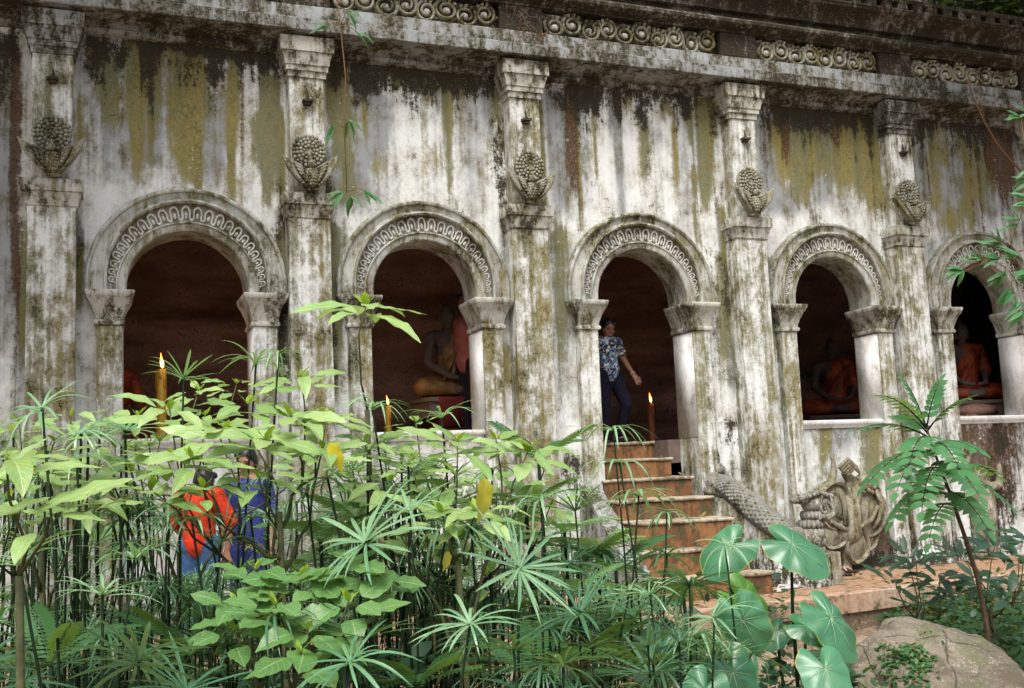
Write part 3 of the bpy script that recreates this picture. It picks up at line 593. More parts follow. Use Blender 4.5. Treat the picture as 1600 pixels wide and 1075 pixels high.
def serpent(flip, label):
    path = balustrade(flip); P = catmull([p+Vector((0, 0, .045)) for p in path], 8)
    sx = -1 if flip else 1
    t = thing('serpent_statue', label, 'statue', tuple(path[-1]*1.0)); O = t.location.copy()
    def L(p): return Vector(p)-O
    m = MB(); n = len(P); rad = [.085+.035*math.sin(PI*min(1, i/n*1.1)) for i in range(n)]
    m.tube([L(p) for p in P], rad, 14)
    for i in range(2, n-2):            # rows of scales
        a, b = P[i], P[min(i+1, n-1)]; d = (b-a).normalized(); side = d.cross(Vector((0, 0, 1))).normalized(); upv = side.cross(d)
        for k in range(9):
            ph = -.25+(k+.5*(i % 2))*PI/8.2; c = a+(side*math.cos(ph)+upv*math.sin(ph))*rad[i]*.97; m.ell(L(c), (.017, .017, .017), None, 6, 4)
    m.build('body', 'serp', t, sharp=60)
    h = MB(); c = P[0]+Vector((-.01*sx, -.02, .02))     # coiled tail knob and crest loop at the top end
    h.ell(L(c), (.10, .11, .095), None, 12, 8); h.ell(L(c+Vector((-.07*sx, -.06, -.10))), (.06, .07, .05), (0, .3, 0), 10, 7); h.ell(L(c+Vector((.03*sx, -.05, -.13))), (.08, .06, .035), (0, .4*sx, 0), 10, 6)
    ring = [c+Vector((sx*(.02+.075*math.cos(a)), .02, .22+.15*math.sin(a))) for a in [k*2*PI/18 for k in range(19)]]; h.tube([L(p) for p in ring], .028, 7)
    h.tube([L(c+Vector((sx*q[0], .02, q[1]))) for q in ((.09, .16), (.15, .12), (.20, .03), (.25, -.07))], [.03, .035, .03, .012], 7); h.ell(L(c+Vector((sx*.10, 0, .12))), (.05, .05, .06), None, 8, 6)
    h.build('tail_scroll', 'serp', t, sharp=60)
    e = path[-2]+Vector((.015*sx, .02, .02)); mm = MB()
    for lay in range(6):               # ruffled mane in overlapping tiers
        z = -.06+.082*lay; r = .145-.014*lay; cx = e+Vector((sx*.018*lay, 0, z)); mm.ell(L(cx), (r*.9, r*.8, .06), None, 14, 6)
        for k in range(15):
            a = 2*PI*k/15+lay*.2; q = cx+Vector((r*math.cos(a), r*.9*math.sin(a), -.012)); mm.ell(L(q), (.027, .027, .042), (0, 0, a), 7, 5)
    mm.build('mane', 'serp', t, sharp=60)
    f = MB(); c = e+Vector((.06*sx, -.02, .36)); f.ell(L(c), (.10, .09, .085), None, 12, 8); f.ell(L(c+Vector((-.12*sx, 0, .05))), (.085, .08, .05), (0, .4*sx, 0), 12, 7)
    for sgn in (1, -1):
        sp = [c+Vector((sx*(.10+.075*(1-k/22)*math.cos(k*.42)), -.07, .02*sgn*0+.075*(1-k/22)*math.sin(k*.42)-.05+.07*(sgn+1)/2)) for k in range(22)]; f.tube([L(p) for p in sp], [.022*(1-.5*k/22) for k in range(22)], 6)
    f.tube([L(c+Vector((sx*q[0], -.09, q[1]))) for q in ((.02, -.12), (.10, -.14), (.17, -.10), (.21, -.02))], [.03, .035, .028, .012], 7)
    for k in range(9): f.ell(L(c+Vector((sx*(-.22+.05*k), -.04, .10-.012*abs(k-5)))), (.035, .07, .03), (0, .5*sx, 0), 7, 5)
    f.build('lion_head', 'serp', t, sharp=60)
    return t
serpent(False, 'grey scaled stone serpent with ruffled mane sliding down the right stair wall')
m = MB(); m.loft([[(4.66-.1*u, .05-1.25*u, -.02), (4.88-.1*u, .05-1.25*u, -.02), (4.87-.1*u, .05-1.25*u, 1.12-.85*u), (4.68-.1*u, .05-1.25*u, 1.12-.85*u)] for u in [i/12 for i in range(13)]]); wob(m, .01, 4); m.build('balustrade', 'corn', stairs, sharp=40)
pd = at(1292, 910, -.86); m = MB().box(pd.x-.16, pd.x+.10, -.98, -.72, -.02, .30); wob(m, .012, 4); m.build('end_block', 'sculpt', stairs, False, bevel=.012)

# voxel bodies: overlapping tapered limbs fused into one continuous surface
def fuse(o, vox, it=4):
    r = o.modifiers.new('fuse', 'REMESH'); r.mode = 'VOXEL'; r.voxel_size = vox; r.use_smooth_shade = True
    s_ = o.modifiers.new('soft', 'SMOOTH'); s_.factor = .5; s_.iterations = it
    return o
def relief_figure():
    o = at(1330, 800, -.12); t = thing('dancer_relief', 'ochre stained relief figure with raised hands and winged skirt on the wall beside the serpent', 'relief', (o.x, 0, 0)); ox = o.x
    def q(x, y, Y=-.15): p = at(x, y, Y); return Vector((p.x-ox, p.y, p.z))
    m = MB(); limbs = [((1322, 800), (1330, 770), .15, .12), ((1312, 772), (1298, 755), .07, .055), ((1298, 757), (1303, 735), .052, .038), ((1303, 735), (1302, 718), .034, .022), ((1302, 722), (1297, 712), .016, .01), ((1303, 720), (1303, 709), .016, .01), ((1340, 768), (1330, 750), .07, .06), ((1330, 752), (1320, 740), .055, .045),
      ((1322, 830), (1324, 800), .17, .16), ((1330, 835), (1322, 866), .085, .06), ((1322, 866), (1324, 886), .06, .05), ((1324, 886), (1316, 890), .04, .035), ((1345, 832), (1338, 860), .09, .06)]
    for a, b, ra, rb in limbs: m.capsule(q(*a, -.10), q(*b, -.10), ra, rb)
    fuse(m.build('figure', 'sculpt', t), .014, 3)
    for k in range(5):                 # bundle of bent fingers of the second hand
        h = MB(); a = q(1311+k*3.3, 730+k*3.0, -.2); h.capsule(a, a+Vector((.10, -.02, .085)), .021, .019, 8); h.capsule(a+Vector((.10, -.02, .085)), a+Vector((.135, -.02, .02)), .02, .016, 8); h.build('finger', 'sculpt', t)
    def lobe(c, rx, rz, rot, y0, name='wing'):
        h = MB(); n = 30; R = Matrix.Rotation(rot, 3, 'Y'); c = q(*c, y0); rg = []
        for s_, dy in ((1.0, .12), (1.0, -.02), (.93, -.055), (.84, -.045), (.80, -.01), (.35, -.05), (.05, -.06)):
            rg.append([tuple(c+R@Vector((rx*s_*math.cos(2*PI*k/n)*(1+.12*math.cos(4*PI*k/n)), dy, rz*s_*math.sin(2*PI*k/n)))) for k in range(n)])
        h.loft(rg); h.build(name, 'sculpt', t, sharp=50)
    lobe((1303, 790), .20, .27, .35, -.16); lobe((1350, 800), .27, .28, -.25, -.13); lobe((1352, 775), .17, .15, -.3, -.10)
    lobe((1300, 832), .16, .19, .6, -.15, 'skirt_fold'); lobe((1350, 838), .18, .16, -.7, -.12, 'skirt_fold'); lobe((1338, 852), .13, .20, .25, -.17, 'skirt_fold')
    h = MB(); c = q(1352, 757, -.14)
    h.ell(c, (.11, .09, .11), None, 12, 8)
    for k in range(60):
        a, b = U(0, 2*PI), math.acos(U(-1, 1)); h.ell(c+Vector((.115*math.sin(b)*math.cos(a), .09*math.sin(b)*math.sin(a), .115*math.cos(b))), .023, None, 6, 4)
    h.build('curled_hair', 'sculpt', t, sharp=60)
    s_ = MB(); s_.tube([q(*p, -.22) for p in ((1290, 790), (1298, 815), (1318, 826), (1342, 824), (1362, 812), (1372, 790))], [.018, .026, .03, .03, .026, .016], 7); s_.tube([q(*p, -.24) for p in ((1312, 765), (1320, 790), (1322, 820))], [.02, .026, .03], 7)
    s_.tube([q(*p, -.2) for p in ((1368, 765), (1378, 785), (1374, 810), (1364, 826))], [.02, .03, .028, .015], 7); s_.build('sash', 'sculpt', t)
relief_figure()
o = at(1535, 770, -.1); t = thing('weathered_relief', 'worn stone relief with upraised arms on the wall at far right behind the young tree', 'relief', (o.x, 0, 0))
m = MB()
for a, b, ra, rb in (((0, -.06, .45), (.02, -.06, .75), .17, .14), ((-.1, -.08, .78), (-.22, -.08, .95), .06, .045), ((-.22, -.08, .95), (-.14, -.08, 1.12), .045, .03), ((.12, -.08, .78), (.28, -.08, .80), .06, .045), ((.28, -.08, .8), (.30, -.08, 1.02), .045, .03), ((-.05, -.06, .45), (-.08, -.06, .05), .10, .06), ((.08, -.06, .45), (.12, -.06, .05), .10, .06), ((.0, -.08, .8), (.0, -.08, .93), .06, .09)): m.capsule(a, b, ra, rb)
fuse(m.build('figure', 'sculpt', t), .016, 3)

# ------------------------------------------------------------------ boulder at lower right
bc = atd(1462, 1098, 5.2); m = MB(); v = []; f = []
bm = bmesh.new(); bmesh.ops.create_icosphere(bm, subdivisions=6, radius=1)
for q in bm.verts:
    p = q.co.copy(); n_ = 1+.16*mnoise.fractal(p*1.3+Vector((4, 2, 1)), 1, 2, 4)+.02*mnoise.noise(p*9)
    p = Vector((p.x*.48, p.y*.55, p.z*.40))*n_; q.co = p
me = bpy.data.meshes.new('boulder'); bm.to_mesh(me); bm.free(); me.materials.append(MAT['boulder']); me.polygons.foreach_set('use_smooth', [True]*len(me.polygons))
bo = bpy.data.objects.new('boulder', me); C.objects.link(bo); bo.location = (bc.x+.03, bc.y, bc.z-.04); bo.rotation_euler = (.05, .38, -.35)
tag(bo, 'big rounded tan boulder with a mossy hollow in front of the terrace', 'boulder')

# ------------------------------------------------------------------ candles
def flame_mat():
    s = NT('candle_flame'); Z = s.n('ShaderNodeTexCoord').outputs['Generated']; sp = s.n('ShaderNodeSeparateXYZ'); s.link(Z, sp.inputs[0])
    s.link((0, 0, 0), s.b.inputs['Base Color']); s.link(s.mix(s.step(sp.outputs[2], .25, .9), (1, .55, .12), (1, .12, .01)), s.b.inputs['Emission Color']); s.b.inputs['Emission Strength'].default_value = 5
    return s.m
MAT['flame'] = flame_mat()
MAT['waxy'] = simple('yellow_wax', (.48, .26, .012), .4, .5); MAT['waxr'] = simple('brown_wax', (.32, .09, .03), .4, .5); MAT['wick'] = simple('burnt_wick', (.02, .015, .01))
def candle(x, ytop, Y, r, zb, mat, label):
    p = at(x, ytop, Y); t = thing('candle', label, 'candle', (p.x, Y, zb)); h = p.z-zb
    m = MB(); n = 18; m.loft([[(r*s_*math.cos(2*PI*k/n), r*s_*math.sin(2*PI*k/n), z) for k in range(n)] for z, s_ in ((0, 1.05), (h*.5, 1.0), (h-.01, .98), (h, .93), (h-.012, .8), (h-.015, .1))]); m.build('wax', mat, t, sharp=50)
    for k in range(4):
        a = U(0, 6.28); l = U(.05, .2); MB().tube([(r*1.0*math.cos(a), r*1.0*math.sin(a), h-.005), (r*1.02*math.cos(a), r*1.02*math.sin(a), h-l*.6), (r*1.0*math.cos(a), r*1.0*math.sin(a), h-l)], [.008, .01, .012], 6).build('wax_drip', mat, t)
    MB().tube([(0, 0, h-.02), (.003, 0, h+.02), (.008, 0, h+.035)], .006, 5).build('wick', 'wick', t)
    k = r/.045; MB().tube([(.008, 0, h+.012), (.008, 0, h+.03), (.006, 0, h+.06), (.0, 0, h+.10*k), (-.004, 0, h+.145*k)], [.006, .015*k, .016*k, .008*k, .002], 10).build('flame', 'flame', t)
    ll = bpy.data.lights.new('candle_light', 'POINT'); ll.energy = 1.2; ll.color = (1, .45, .12); ll.shadow_soft_size = .03; lo = bpy.data.objects.new('candle_light', ll); C.objects.link(lo); lo.parent = t; lo.location = (.06, -.05, h+.16)
candle(252, 577, .62, .046, ZF, 'waxy', 'tall thick yellow candle burning in the leftmost arch')
candle(605, 634, .75, .032, ZF, 'waxy', 'yellow candle burning low in the second arch half hidden by sedge')
candle(1016, 630, 1.5, .038, ZF, 'waxr', 'brown candle burning in the doorway above the stairs')

# ------------------------------------------------------------------ people
MAT['skin'] = simple('skin', (.34, .17, .105), .55, .35, .12); MAT['hair'] = simple('black_hair', (.012, .010, .009), .45, .5)
MAT['navy'] = simple('navy_cloth', (.013, .012, .026), .9, .1, .3, 25); MAT['blackc'] = simple('black_cloth', (.02, .017, .02), .9, .1); MAT['pink'] = simple('pink_cloth', (.36, .12, .10), .9, .1)
MAT['red'] = simple('red_cloth', (.62, .045, .018), .85, .15, .35, 14, bump=.5); MAT['jean'] = simple('blue_jeans', (.055, .12, .26), .9, .1, .3, 30); MAT['blue'] = simple('blue_cloth', (.045, .06, .24), .85, .15, .4, 14, bump=.5)
MAT['sage'] = simple('sage_cloth', (.16, .19, .12), .9, .1, .25); MAT['shoe'] = simple('dark_shoe', (.03, .02, .018), .6); MAT['bangle'] = simple('metal_bangle', (.6, .58, .52), .3, .6)
def floral():
    s = NT('floral_shirt'); c = s.n('ShaderNodeTexCoord').outputs['Object']; v = s.vor(c, 26, 'F1', 'Color'); d = s.vor(c, 26); sp = s.n('ShaderNodeSeparateColor'); s.link(v, sp.inputs[0])
    col = s.mix(s.step(sp.outputs[0], .42, .46), (.025, .022, .07), (.10, .22, .42)); col = s.mix(s.step(sp.outputs[1], .58, .62), col, (.66, .66, .64)); col = s.mix(s.step(sp.outputs[2], .80, .82), col, (.25, .32, .38))
    col = s.mix(s.step(d, .52, .6), col, (.02, .02, .05)); col = s.mix(s.step(s.noise(c, 60, 3), .56, .6, 0, .6), col, (.6, .62, .62)); return s.fin(col, .8, .2)
MAT['floral'] = floral()
J0 = dict(head=(0, -.01, 1.50), neck=(0, .01, 1.36), chest=(0, 0, 1.22), belly=(0, 0, 1.02), pelvis=(0, 0, .90), sL=(.165, 0, 1.31), sR=(-.165, 0, 1.31), eL=(.215, .02, 1.04), eR=(-.215, .02, 1.04), wL=(.225, -.06, .82), wR=(-.225, -.06, .82), hL=(.085, 0, .87), hR=(-.085, 0, .87), kL=(.09, -.02, .47), kR=(-.09, -.02, .47), aL=(.09, .02, .08), aR=(-.09, .02, .08))
def person(label, loc, rz, top, bottom, pose={}, sc=1.0, nod=0., turn=0., vox=.011, longhair=True, sleeves=.6, bangle=False):
    J = {k: Vector(v) for k, v in {**J0, **pose}.items()}; t = thing('person', label, 'person', loc, rz); t.scale = (sc,)*3
    m = MB(); H = J['head']; R = (Matrix.Rotation(turn, 3, 'Z') @ Matrix.Rotation(nod, 3, 'X')); E = R.to_euler()
    def hp(x, y, z): return H+R@Vector((x, y, z))
    m.ell(H, (.078, .092, .112), E, 16, 12); m.ell(hp(0, -.025, -.05), (.058, .062, .065), E, 12, 9)      # skull and jaw
    m.capsule(hp(0, -.082, .015), hp(0, -.106, -.028), .010, .015, 8); m.ell(hp(0, -.085, -.060), (.026, .012, .008), E, 8, 6); m.ell(hp(0, -.083, -.072), (.022, .012, .008), E, 8, 6)
    for s_ in (-1, 1): m.ell(hp(s_*.032, -.078, .028), (.026, .014, .008), E, 8, 6); m.ell(hp(s_*.08, .01, -.005), (.012, .02, .032), E, 8, 6); m.ell(hp(s_*.045, -.06, -.025), (.022, .02, .022), E, 8, 6)
    m.capsule(hp(0, .0, -.06), J['neck'], .052, .056); m.capsule(J['neck'], J['chest'], .06, .12); m.capsule(J['chest'], J['belly'], .135, .12); m.capsule(J['belly'], J['pelvis'], .12, .135)
    for s_ in 'LR':
        m.capsule(J['neck'].lerp(J['s'+s_], .3), J['s'+s_], .055, .06); m.capsule(J['s'+s_], J['chest'], .06, .11); m.capsule(J['s'+s_], J['e'+s_], .052, .040); m.capsule(J['e'+s_], J['w'+s_], .040, .027)
        d = (J['w'+s_]-J['e'+s_]).normalized(); sd = d.cross(Vector((0, -1, 0))); sd = sd.normalized() if sd.length > .1 else Vector((1, 0, 0)); w_ = J['w'+s_]; fw = sd.cross(d).normalized()
        m.capsule(w_+d*.02, w_+d*.075, .026, .030); m.capsule(w_+d*.03+sd*.015, w_+d*.075+sd*.02, .022, .02); m.capsule(w_+d*.03-sd*.015, w_+d*.075-sd*.02, .022, .02)
        for k, (off, ln) in enumerate(((-.029, .062), (-.010, .074), (.010, .070), (.028, .055))):
            a = w_+d*.09+sd*off; b = a+d*ln*.55+sd*off*.35; c = b+d*ln*.45*.8-fw*.012; m.capsule(a, b, .0098, .0092, 8); m.capsule(b, c, .0092, .0078, 8)
        th = sd if s_ == 'L' else -sd; a = w_+d*.035-th*.02; m.capsule(a, a+d*.035-th*.03, .013, .011, 8); m.capsule(a+d*.035-th*.03, a+d*.06-th*.036, .0105, .009, 8)
        m.capsule(J['pelvis'], J['h'+s_], .11, .095); m.capsule(J['h'+s_], J['k'+s_], .088, .056); m.capsule(J['k'+s_], J['a'+s_], .055, .036)
        f_ = J['a'+s_]; m.capsule(f_+Vector((0, .03, -.04)), f_+Vector((0, -.13, -.052)), .038, .026)
    fuse(m.build('body', 'skin', t), vox)
    s_ = MB(); s_.capsule(J['neck']-Vector((0, 0, .05)), J['chest'], .075, .145); s_.capsule(J['chest'], J['belly'], .150, .138); s_.capsule(J['belly'], J['pelvis'], .138, .150)
    for q in 'LR': s_.capsule(J['s'+q], J['chest'], .072, .12); s_.capsule(J['s'+q], J['s'+q].lerp(J['e'+q], sleeves), .066, .066)
    fuse(s_.build('shirt', top, t), .013, 3)
    s_ = MB()
    for q in 'LR': s_.capsule(J['pelvis'], J['h'+q], .140, .115); s_.capsule(J['h'+q], J['k'+q], .108, .078); s_.capsule(J['k'+q], J['a'+q]+Vector((0, 0, .03)), .076, .066)
    fuse(s_.build('trousers', bottom, t), .014, 3)
    h = MB(); h.ell(hp(0, .018, .028), (.088, .096, .106), E, 16, 12); h.ell(hp(0, .07, -.03), (.07, .05, .09), E, 12, 8)
    for q in (-1, 1): h.ell(hp(q*.055, -.045, .075), (.035, .04, .03), E, 8, 6); h.ell(hp(q*.078, .015, -.0), (.016, .04, .06), E, 8, 6)
    if longhair: h.ell(hp(0, .105, -.02), (.05, .05, .055), E, 10, 7)
    h.build('hair', 'hair', t)
    for q in 'LR': f_ = J['a'+q]; MB().capsule(f_+Vector((0, .04, -.055)), f_+Vector((0, -.14, -.06)), .044, .034).build('shoe', 'shoe', t)
    for q in (-1, 1): MB().ell(hp(q*.031, -.088, .010), (.015, .006, .005), E, 8, 5).build('eye', 'hair', t); MB().ell(hp(q*.031, -.091, .030), (.020, .005, .004), E, 8, 5).build('eyebrow', 'hair', t)
    if bangle:
        d = (J['wL']-J['eL']).normalized(); c = J['wL']-d*.01; a1 = d.orthogonal().normalized(); a2 = d.cross(a1); MB().tube([c+(a1*math.cos(k*2*PI/16)+a2*math.sin(k*2*PI/16))*.034 for k in range(17)], .006, 6).build('bangle', 'bangle', t)
    return t
p = at(948, 600, .85)
person('person in a blue and white floral shirt and navy trousers stepping through the doorway', (p.x+.02, .85, ZF-.03), .15, 'floral', 'navy',
       dict(head=(.0, -.06, 1.44), neck=(0, -.01, 1.31), eL=(.255, .01, 1.07), wL=(.325, -.08, .875), sL=(.165, 0, 1.28), sR=(-.165, 0, 1.28), kL=(.14, -.16, .50), aL=(.12, -.02, .12)), .875, nod=.38, turn=-.2, vox=.0075, bangle=True)
p = at(731, 580, 1.0)
person('standing visitor in a pink shirt and black trousers half behind the second arch', (p.x+.03, 1.0, ZF-.02), -1.3, 'pink', 'blackc', {}, 1.02, sleeves=.9)
p = at(312, 850, -1.15)
person('person in a loose red shirt and blue jeans behind the leaves below the left arch', (p.x, -1.15, 0.0), 2.6, 'red', 'jean', dict(head=(0, -.10, 1.42), neck=(0, -.05, 1.30), eL=(.27, -.05, 1.06), eR=(-.27, -.05, 1.06), wL=(.2, -.2, .9)), .85, nod=.4, sleeves=.95)
p = at(387, 800, -.75)
person('person in blue clothes with a dark bag standing behind the shrub', (p.x, -.75, 0.0), -.5, 'blue', 'blue', {}, .90, nod=.3, sleeves=.95)
p = at(520, 800, -.8)
person('stooping person in a sage shirt behind the tall sedge left of centre', (p.x, -.8, 0.0), 1.2, 'sage', 'blackc', dict(head=(0, -.42, 1.12), neck=(0, -.32, 1.10), chest=(0, -.22, 1.05), belly=(0, -.06, .96), sL=(.165, -.28, 1.10), sR=(-.165, -.28, 1.10), eL=(.2, -.36, .84), eR=(-.2, -.36, .84), wL=(.15, -.48, .66), wR=(-.15, -.48, .66)), .95, nod=.6)

# ------------------------------------------------------------------ seated statues in the dark gallery
MAT['statue'] = simple('statue_stone', (.09, .065, .055), .7, .3); MAT['robe'] = simple('orange_robe', (.30, .05, .012), .6, .35, .6, 9, bump=.6); MAT['gold'] = simple('ochre_robe', (.24, .125, .035), .6, .35, .5, 9, bump=.6); MAT['maroon'] = simple('maroon_cloth', (.13, .018, .016), .8, .2, .4, 9, bump=.5)
def buddha(label, px, py, Y, rz, robe, sc=1.0, skirt=None, zb=None):
    p = at(px, py, Y); t = thing('seated_statue', label, 'statue', (p.x, Y, zb if zb else 1.62), rz); t.scale = (sc,)*3
    MB().rect_loft(-.42, .42, -.30, .30, [(-.2, 0), (-.05, 0), (-.045, .03), (-.01, .03), (0, 0)]).build('plinth', 'inner', t, False)
    m = MB(); m.ell((0, -.02, .90), (.085, .095, .115), None, 16, 12); m.ell((0, .02, 1.0), (.05, .05, .05), None, 10, 8); m.capsule((0, 0, 1.03), (0, 0, 1.08), .022, .008)
    for s_ in (-1, 1): m.capsule((s_*.086, .0, .92), (s_*.088, -.005, .82), .014, .017, 8); m.ell((s_*.03, -.105, .915), (.02, .01, .006), None, 8, 6)
    m.capsule((0, -.105, .91), (0, -.122, .875), .010, .014, 8); m.ell((0, -.10, .845), (.025, .012, .008), None, 8, 6); m.ell((0, -.035, .84), (.062, .065, .06), None, 10, 8)
    m.capsule((0, 0, .80), (0, 0, .72), .055, .06); m.capsule((0, 0, .62), (0, 0, .36), .14, .12); m.capsule((0, 0, .36), (0, 0, .14), .12, .16)
    for s_ in (-1, 1):
        m.capsule((0, 0, .68), (s_*.20, 0, .66), .07, .07); m.capsule((s_*.20, 0, .66), (s_*.27, -.02, .38), .062, .05); m.capsule((s_*.27, -.02, .38), (s_*.14, -.25, .22), .048, .034); m.capsule((s_*.14, -.25, .22), (s_*.03, -.29, .20), .035, .025)
        m.capsule((s_*.10, 0, .13), (s_*.40, -.14, .11), .12, .09); m.capsule((s_*.40, -.14, .11), (-s_*.05, -.30, .08), .085, .05)
    fuse(m.build('body', 'statue', t), .014, 3)
    r = MB(); r.capsule((.03, 0, .62), (.02, 0, .34), .155, .15); r.capsule((.02, 0, .34), (0, 0, .14), .15, .18); r.capsule((.05, 0, .69), (.21, 0, .67), .08, .083); r.capsule((.21, 0, .67), (.28, -.02, .38), .078, .075)
    for s_ in (-1, 1): r.capsule((s_*.10, 0, .13), (s_*.41, -.14, .11), .135, .105); r.capsule((s_*.40, -.14, .11), (0, -.27, .08), .10, .06)
    fuse(r.build('robe', robe, t), .016, 2)
    fo = MB()
    for k in range(7): fo.tube([(.24-.015*k, -.07-.005*k, .70-.05*k), (.06-.03*k, -.165, .56-.05*k), (-.10-.018*k, -.12-.01*k, .40-.045*k)], [.008, .013, .008], 5)
    fo.build('robe_fold', robe, t)
    if skirt: MB().rect_loft(-.30, .30, -.30, .1, [(-.30, .0), (-.1, .02), (.0, .05)]).build('altar_cloth', skirt, t)
    return t
buddha('dim seated buddha in a dark orange robe inside the fourth arch', 1302, 600, 2.3, -.35, 'robe', 1.0, zb=1.74)
buddha('seated statue in a shiny orange robe inside the rightmost arch', 1506, 570, 1.1, -.3, 'robe', .98, zb=1.82)
buddha('seated statue in an ochre robe over maroon cloth inside the second arch', 702, 610, 1.35, .25, 'gold', 1.0, 'maroon', zb=1.97)
buddha('seated statue in a reddish robe at the left side of the leftmost arch', 172, 590, 1.6, .2, 'robe', .95, zb=1.62)
o = at(1530, 640, .8); m = MB()
for k in range(3): m.ell((.1*k-.1, .05*k, .1+.05*(k % 2)), (.22, .18, .16), (0, 0, k), 10, 7)
m.ell((0, 0, .24), (.3, .2, .1), None, 10, 7); ob = m.build('dark_rock', 'cave'); ob.location = (o.x, .85, ZF); tag(ob, 'low dark rock beneath the orange robed statue in the rightmost arch', 'rock')
# sandals left on the terrace
MAT['pale'] = simple('pale_rubber', (.55, .52, .50), .7); MAT['pinkish'] = simple('pink_rubber', (.45, .28, .25), .7)
def sandal(label, px, py, rz, m1, m2):
    d = ray(px, py); p = CAM+d*((.012-CAM.z)/d.z); t = thing('sandal', label, 'sandal', (p.x, p.y, .008), rz)
    m = MB(); n = 20; ol = [(.045*math.cos(a)*(1+.18*math.sin(a)), .125*math.sin(a)) for a in [2*PI*k/n for k in range(n)]]; m.loft([[(x, y, z) for x, y in ol] for z in (0, .02)]); m.build('sole', m1, t, False, bevel=.004)
    MB().tube([(-.045, -.01, .015), (-.03, .03, .045), (0, .07, .035), (.03, .03, .045), (.045, -.01, .015)], .009, 6).build('strap', m2, t)
sandal('dark soled pinkish sandal by the stone block at the serpent end', 1317, 898, .7, 'shoe', 'pinkish'); sandal('second pinkish sandal turned aside by the stone block', 1326, 893, .3, 'shoe', 'pinkish')
sandal('pale flip-flop lying on the terrace below the stair end', 1243, 917, -1.2, 'pale', 'pale'); sandal('other pale flip-flop lying flat nearer the step', 1222, 922, -1.0, 'pale', 'pale')

# ------------------------------------------------------------------ plants
def gnd(x, y): return ground_h(x, y)
def blade_mesh(droop, wd, name, mat, rise=.15):
    m = MB(); v = []; uv = []; f = []; n = 7
    for i in range(n+1):
        t = i/n; w_ = wd*(.35+.65*math.sin(PI*min(1, .18+t*.62)))*(1 if t < .8 else max(.02, (1-t)/.2)); y = t*(1-.18*droop*t); z = rise*t-droop*.55*t**2.2
        for s_ in (-1, 0, 1): v.append((s_*w_, y, z+abs(s_)*w_*.35)); uv.append((.5+.5*s_, t))
    for i in range(n):
        for s_ in range(2): a = i*3+s_; f.append((a, a+1, a+4, a+3))
    return m.add(v, f, uv)
BL = {}
for mt in ('sedge', 'sedged', 'sedgel', 'sedgeb'):
    BL[mt] = [blade_mesh(dr, wd, 'blade', mt).mesh('blade', mt) for dr, wd in ((.15, .025), (.35, .027), (.65, .026), (1.05, .024), (1.5, .023))]
def whorl_mats(n, dl, up, sz):
    out = []
    for k in range(n):
        a = 2*PI*k/n+U(-.14, .14); e = up+U(-.16, .16); i = max(0, min(4, dl+random.choice((-1, 0, 0, 1)))); L = sz*U(.75, 1.12)
        out.append((i, frame((0, 0, U(-.008, .008)), (math.cos(a)*math.cos(e), math.sin(a)*math.cos(e), math.sin(e)), (-.3*math.cos(a)*math.sin(e), -.3*math.sin(a)*math.sin(e), 1), L)))
    return out
WH = {}
for mt in ('sedge', 'sedged', 'sedgel', 'sedgeb'):
    WH[mt] = []
    for k in range(12):
        m = MB()
        for i, M in whorl_mats(random.randint(14, 24), (k+1) % 5, U(.0, .45), 1.0):
            dr, wd = ((.15, .025), (.35, .027), (.65, .026), (1.05, .024), (1.5, .023))[i]; m.merge(blade_mesh(dr, wd, '', mt), M)
        WH[mt].append(m.mesh('leaf_whorl', mt))
def stalk(base, top, bend, r=.0045):
    mid = (base+top)/2+bend; P = [base, base.lerp(mid, .5)+bend*.15, mid, mid.lerp(top, .5)+bend*.15, top]; return MB().tube(P, [r*1.25, r*1.15, r, r*.95, r*.85], 6)
def sedge(x, y, d, n=17, dl=2, up=.15, sz=.24, label='', lean=None, mt='sedge', tilt=(0, 0)):
    c = atd(x, y, d); bx, by = c.x+U(-.12, .12), c.y+U(-.05, .25); b = Vector((bx, by, gnd(bx, by)-.03))
    t = thing('umbrella_sedge', label, 'sedge', tuple(b), 0, 'umbrella sedge stalks in the foreground thicket')
    s_ = stalk(Vector((0, 0, 0)), c-b, Vector((U(-.08, .08), U(-.06, .06), 0))).build('stalk', 'stalk', t)
    Mt = Matrix.Translation(c-b) @ Euler((tilt[0], tilt[1], U(0, 6))).to_matrix().to_4x4()
    for i, M in whorl_mats(n, dl, up, sz): inst(BL[mt][i], 'blade', t, Mt @ M)
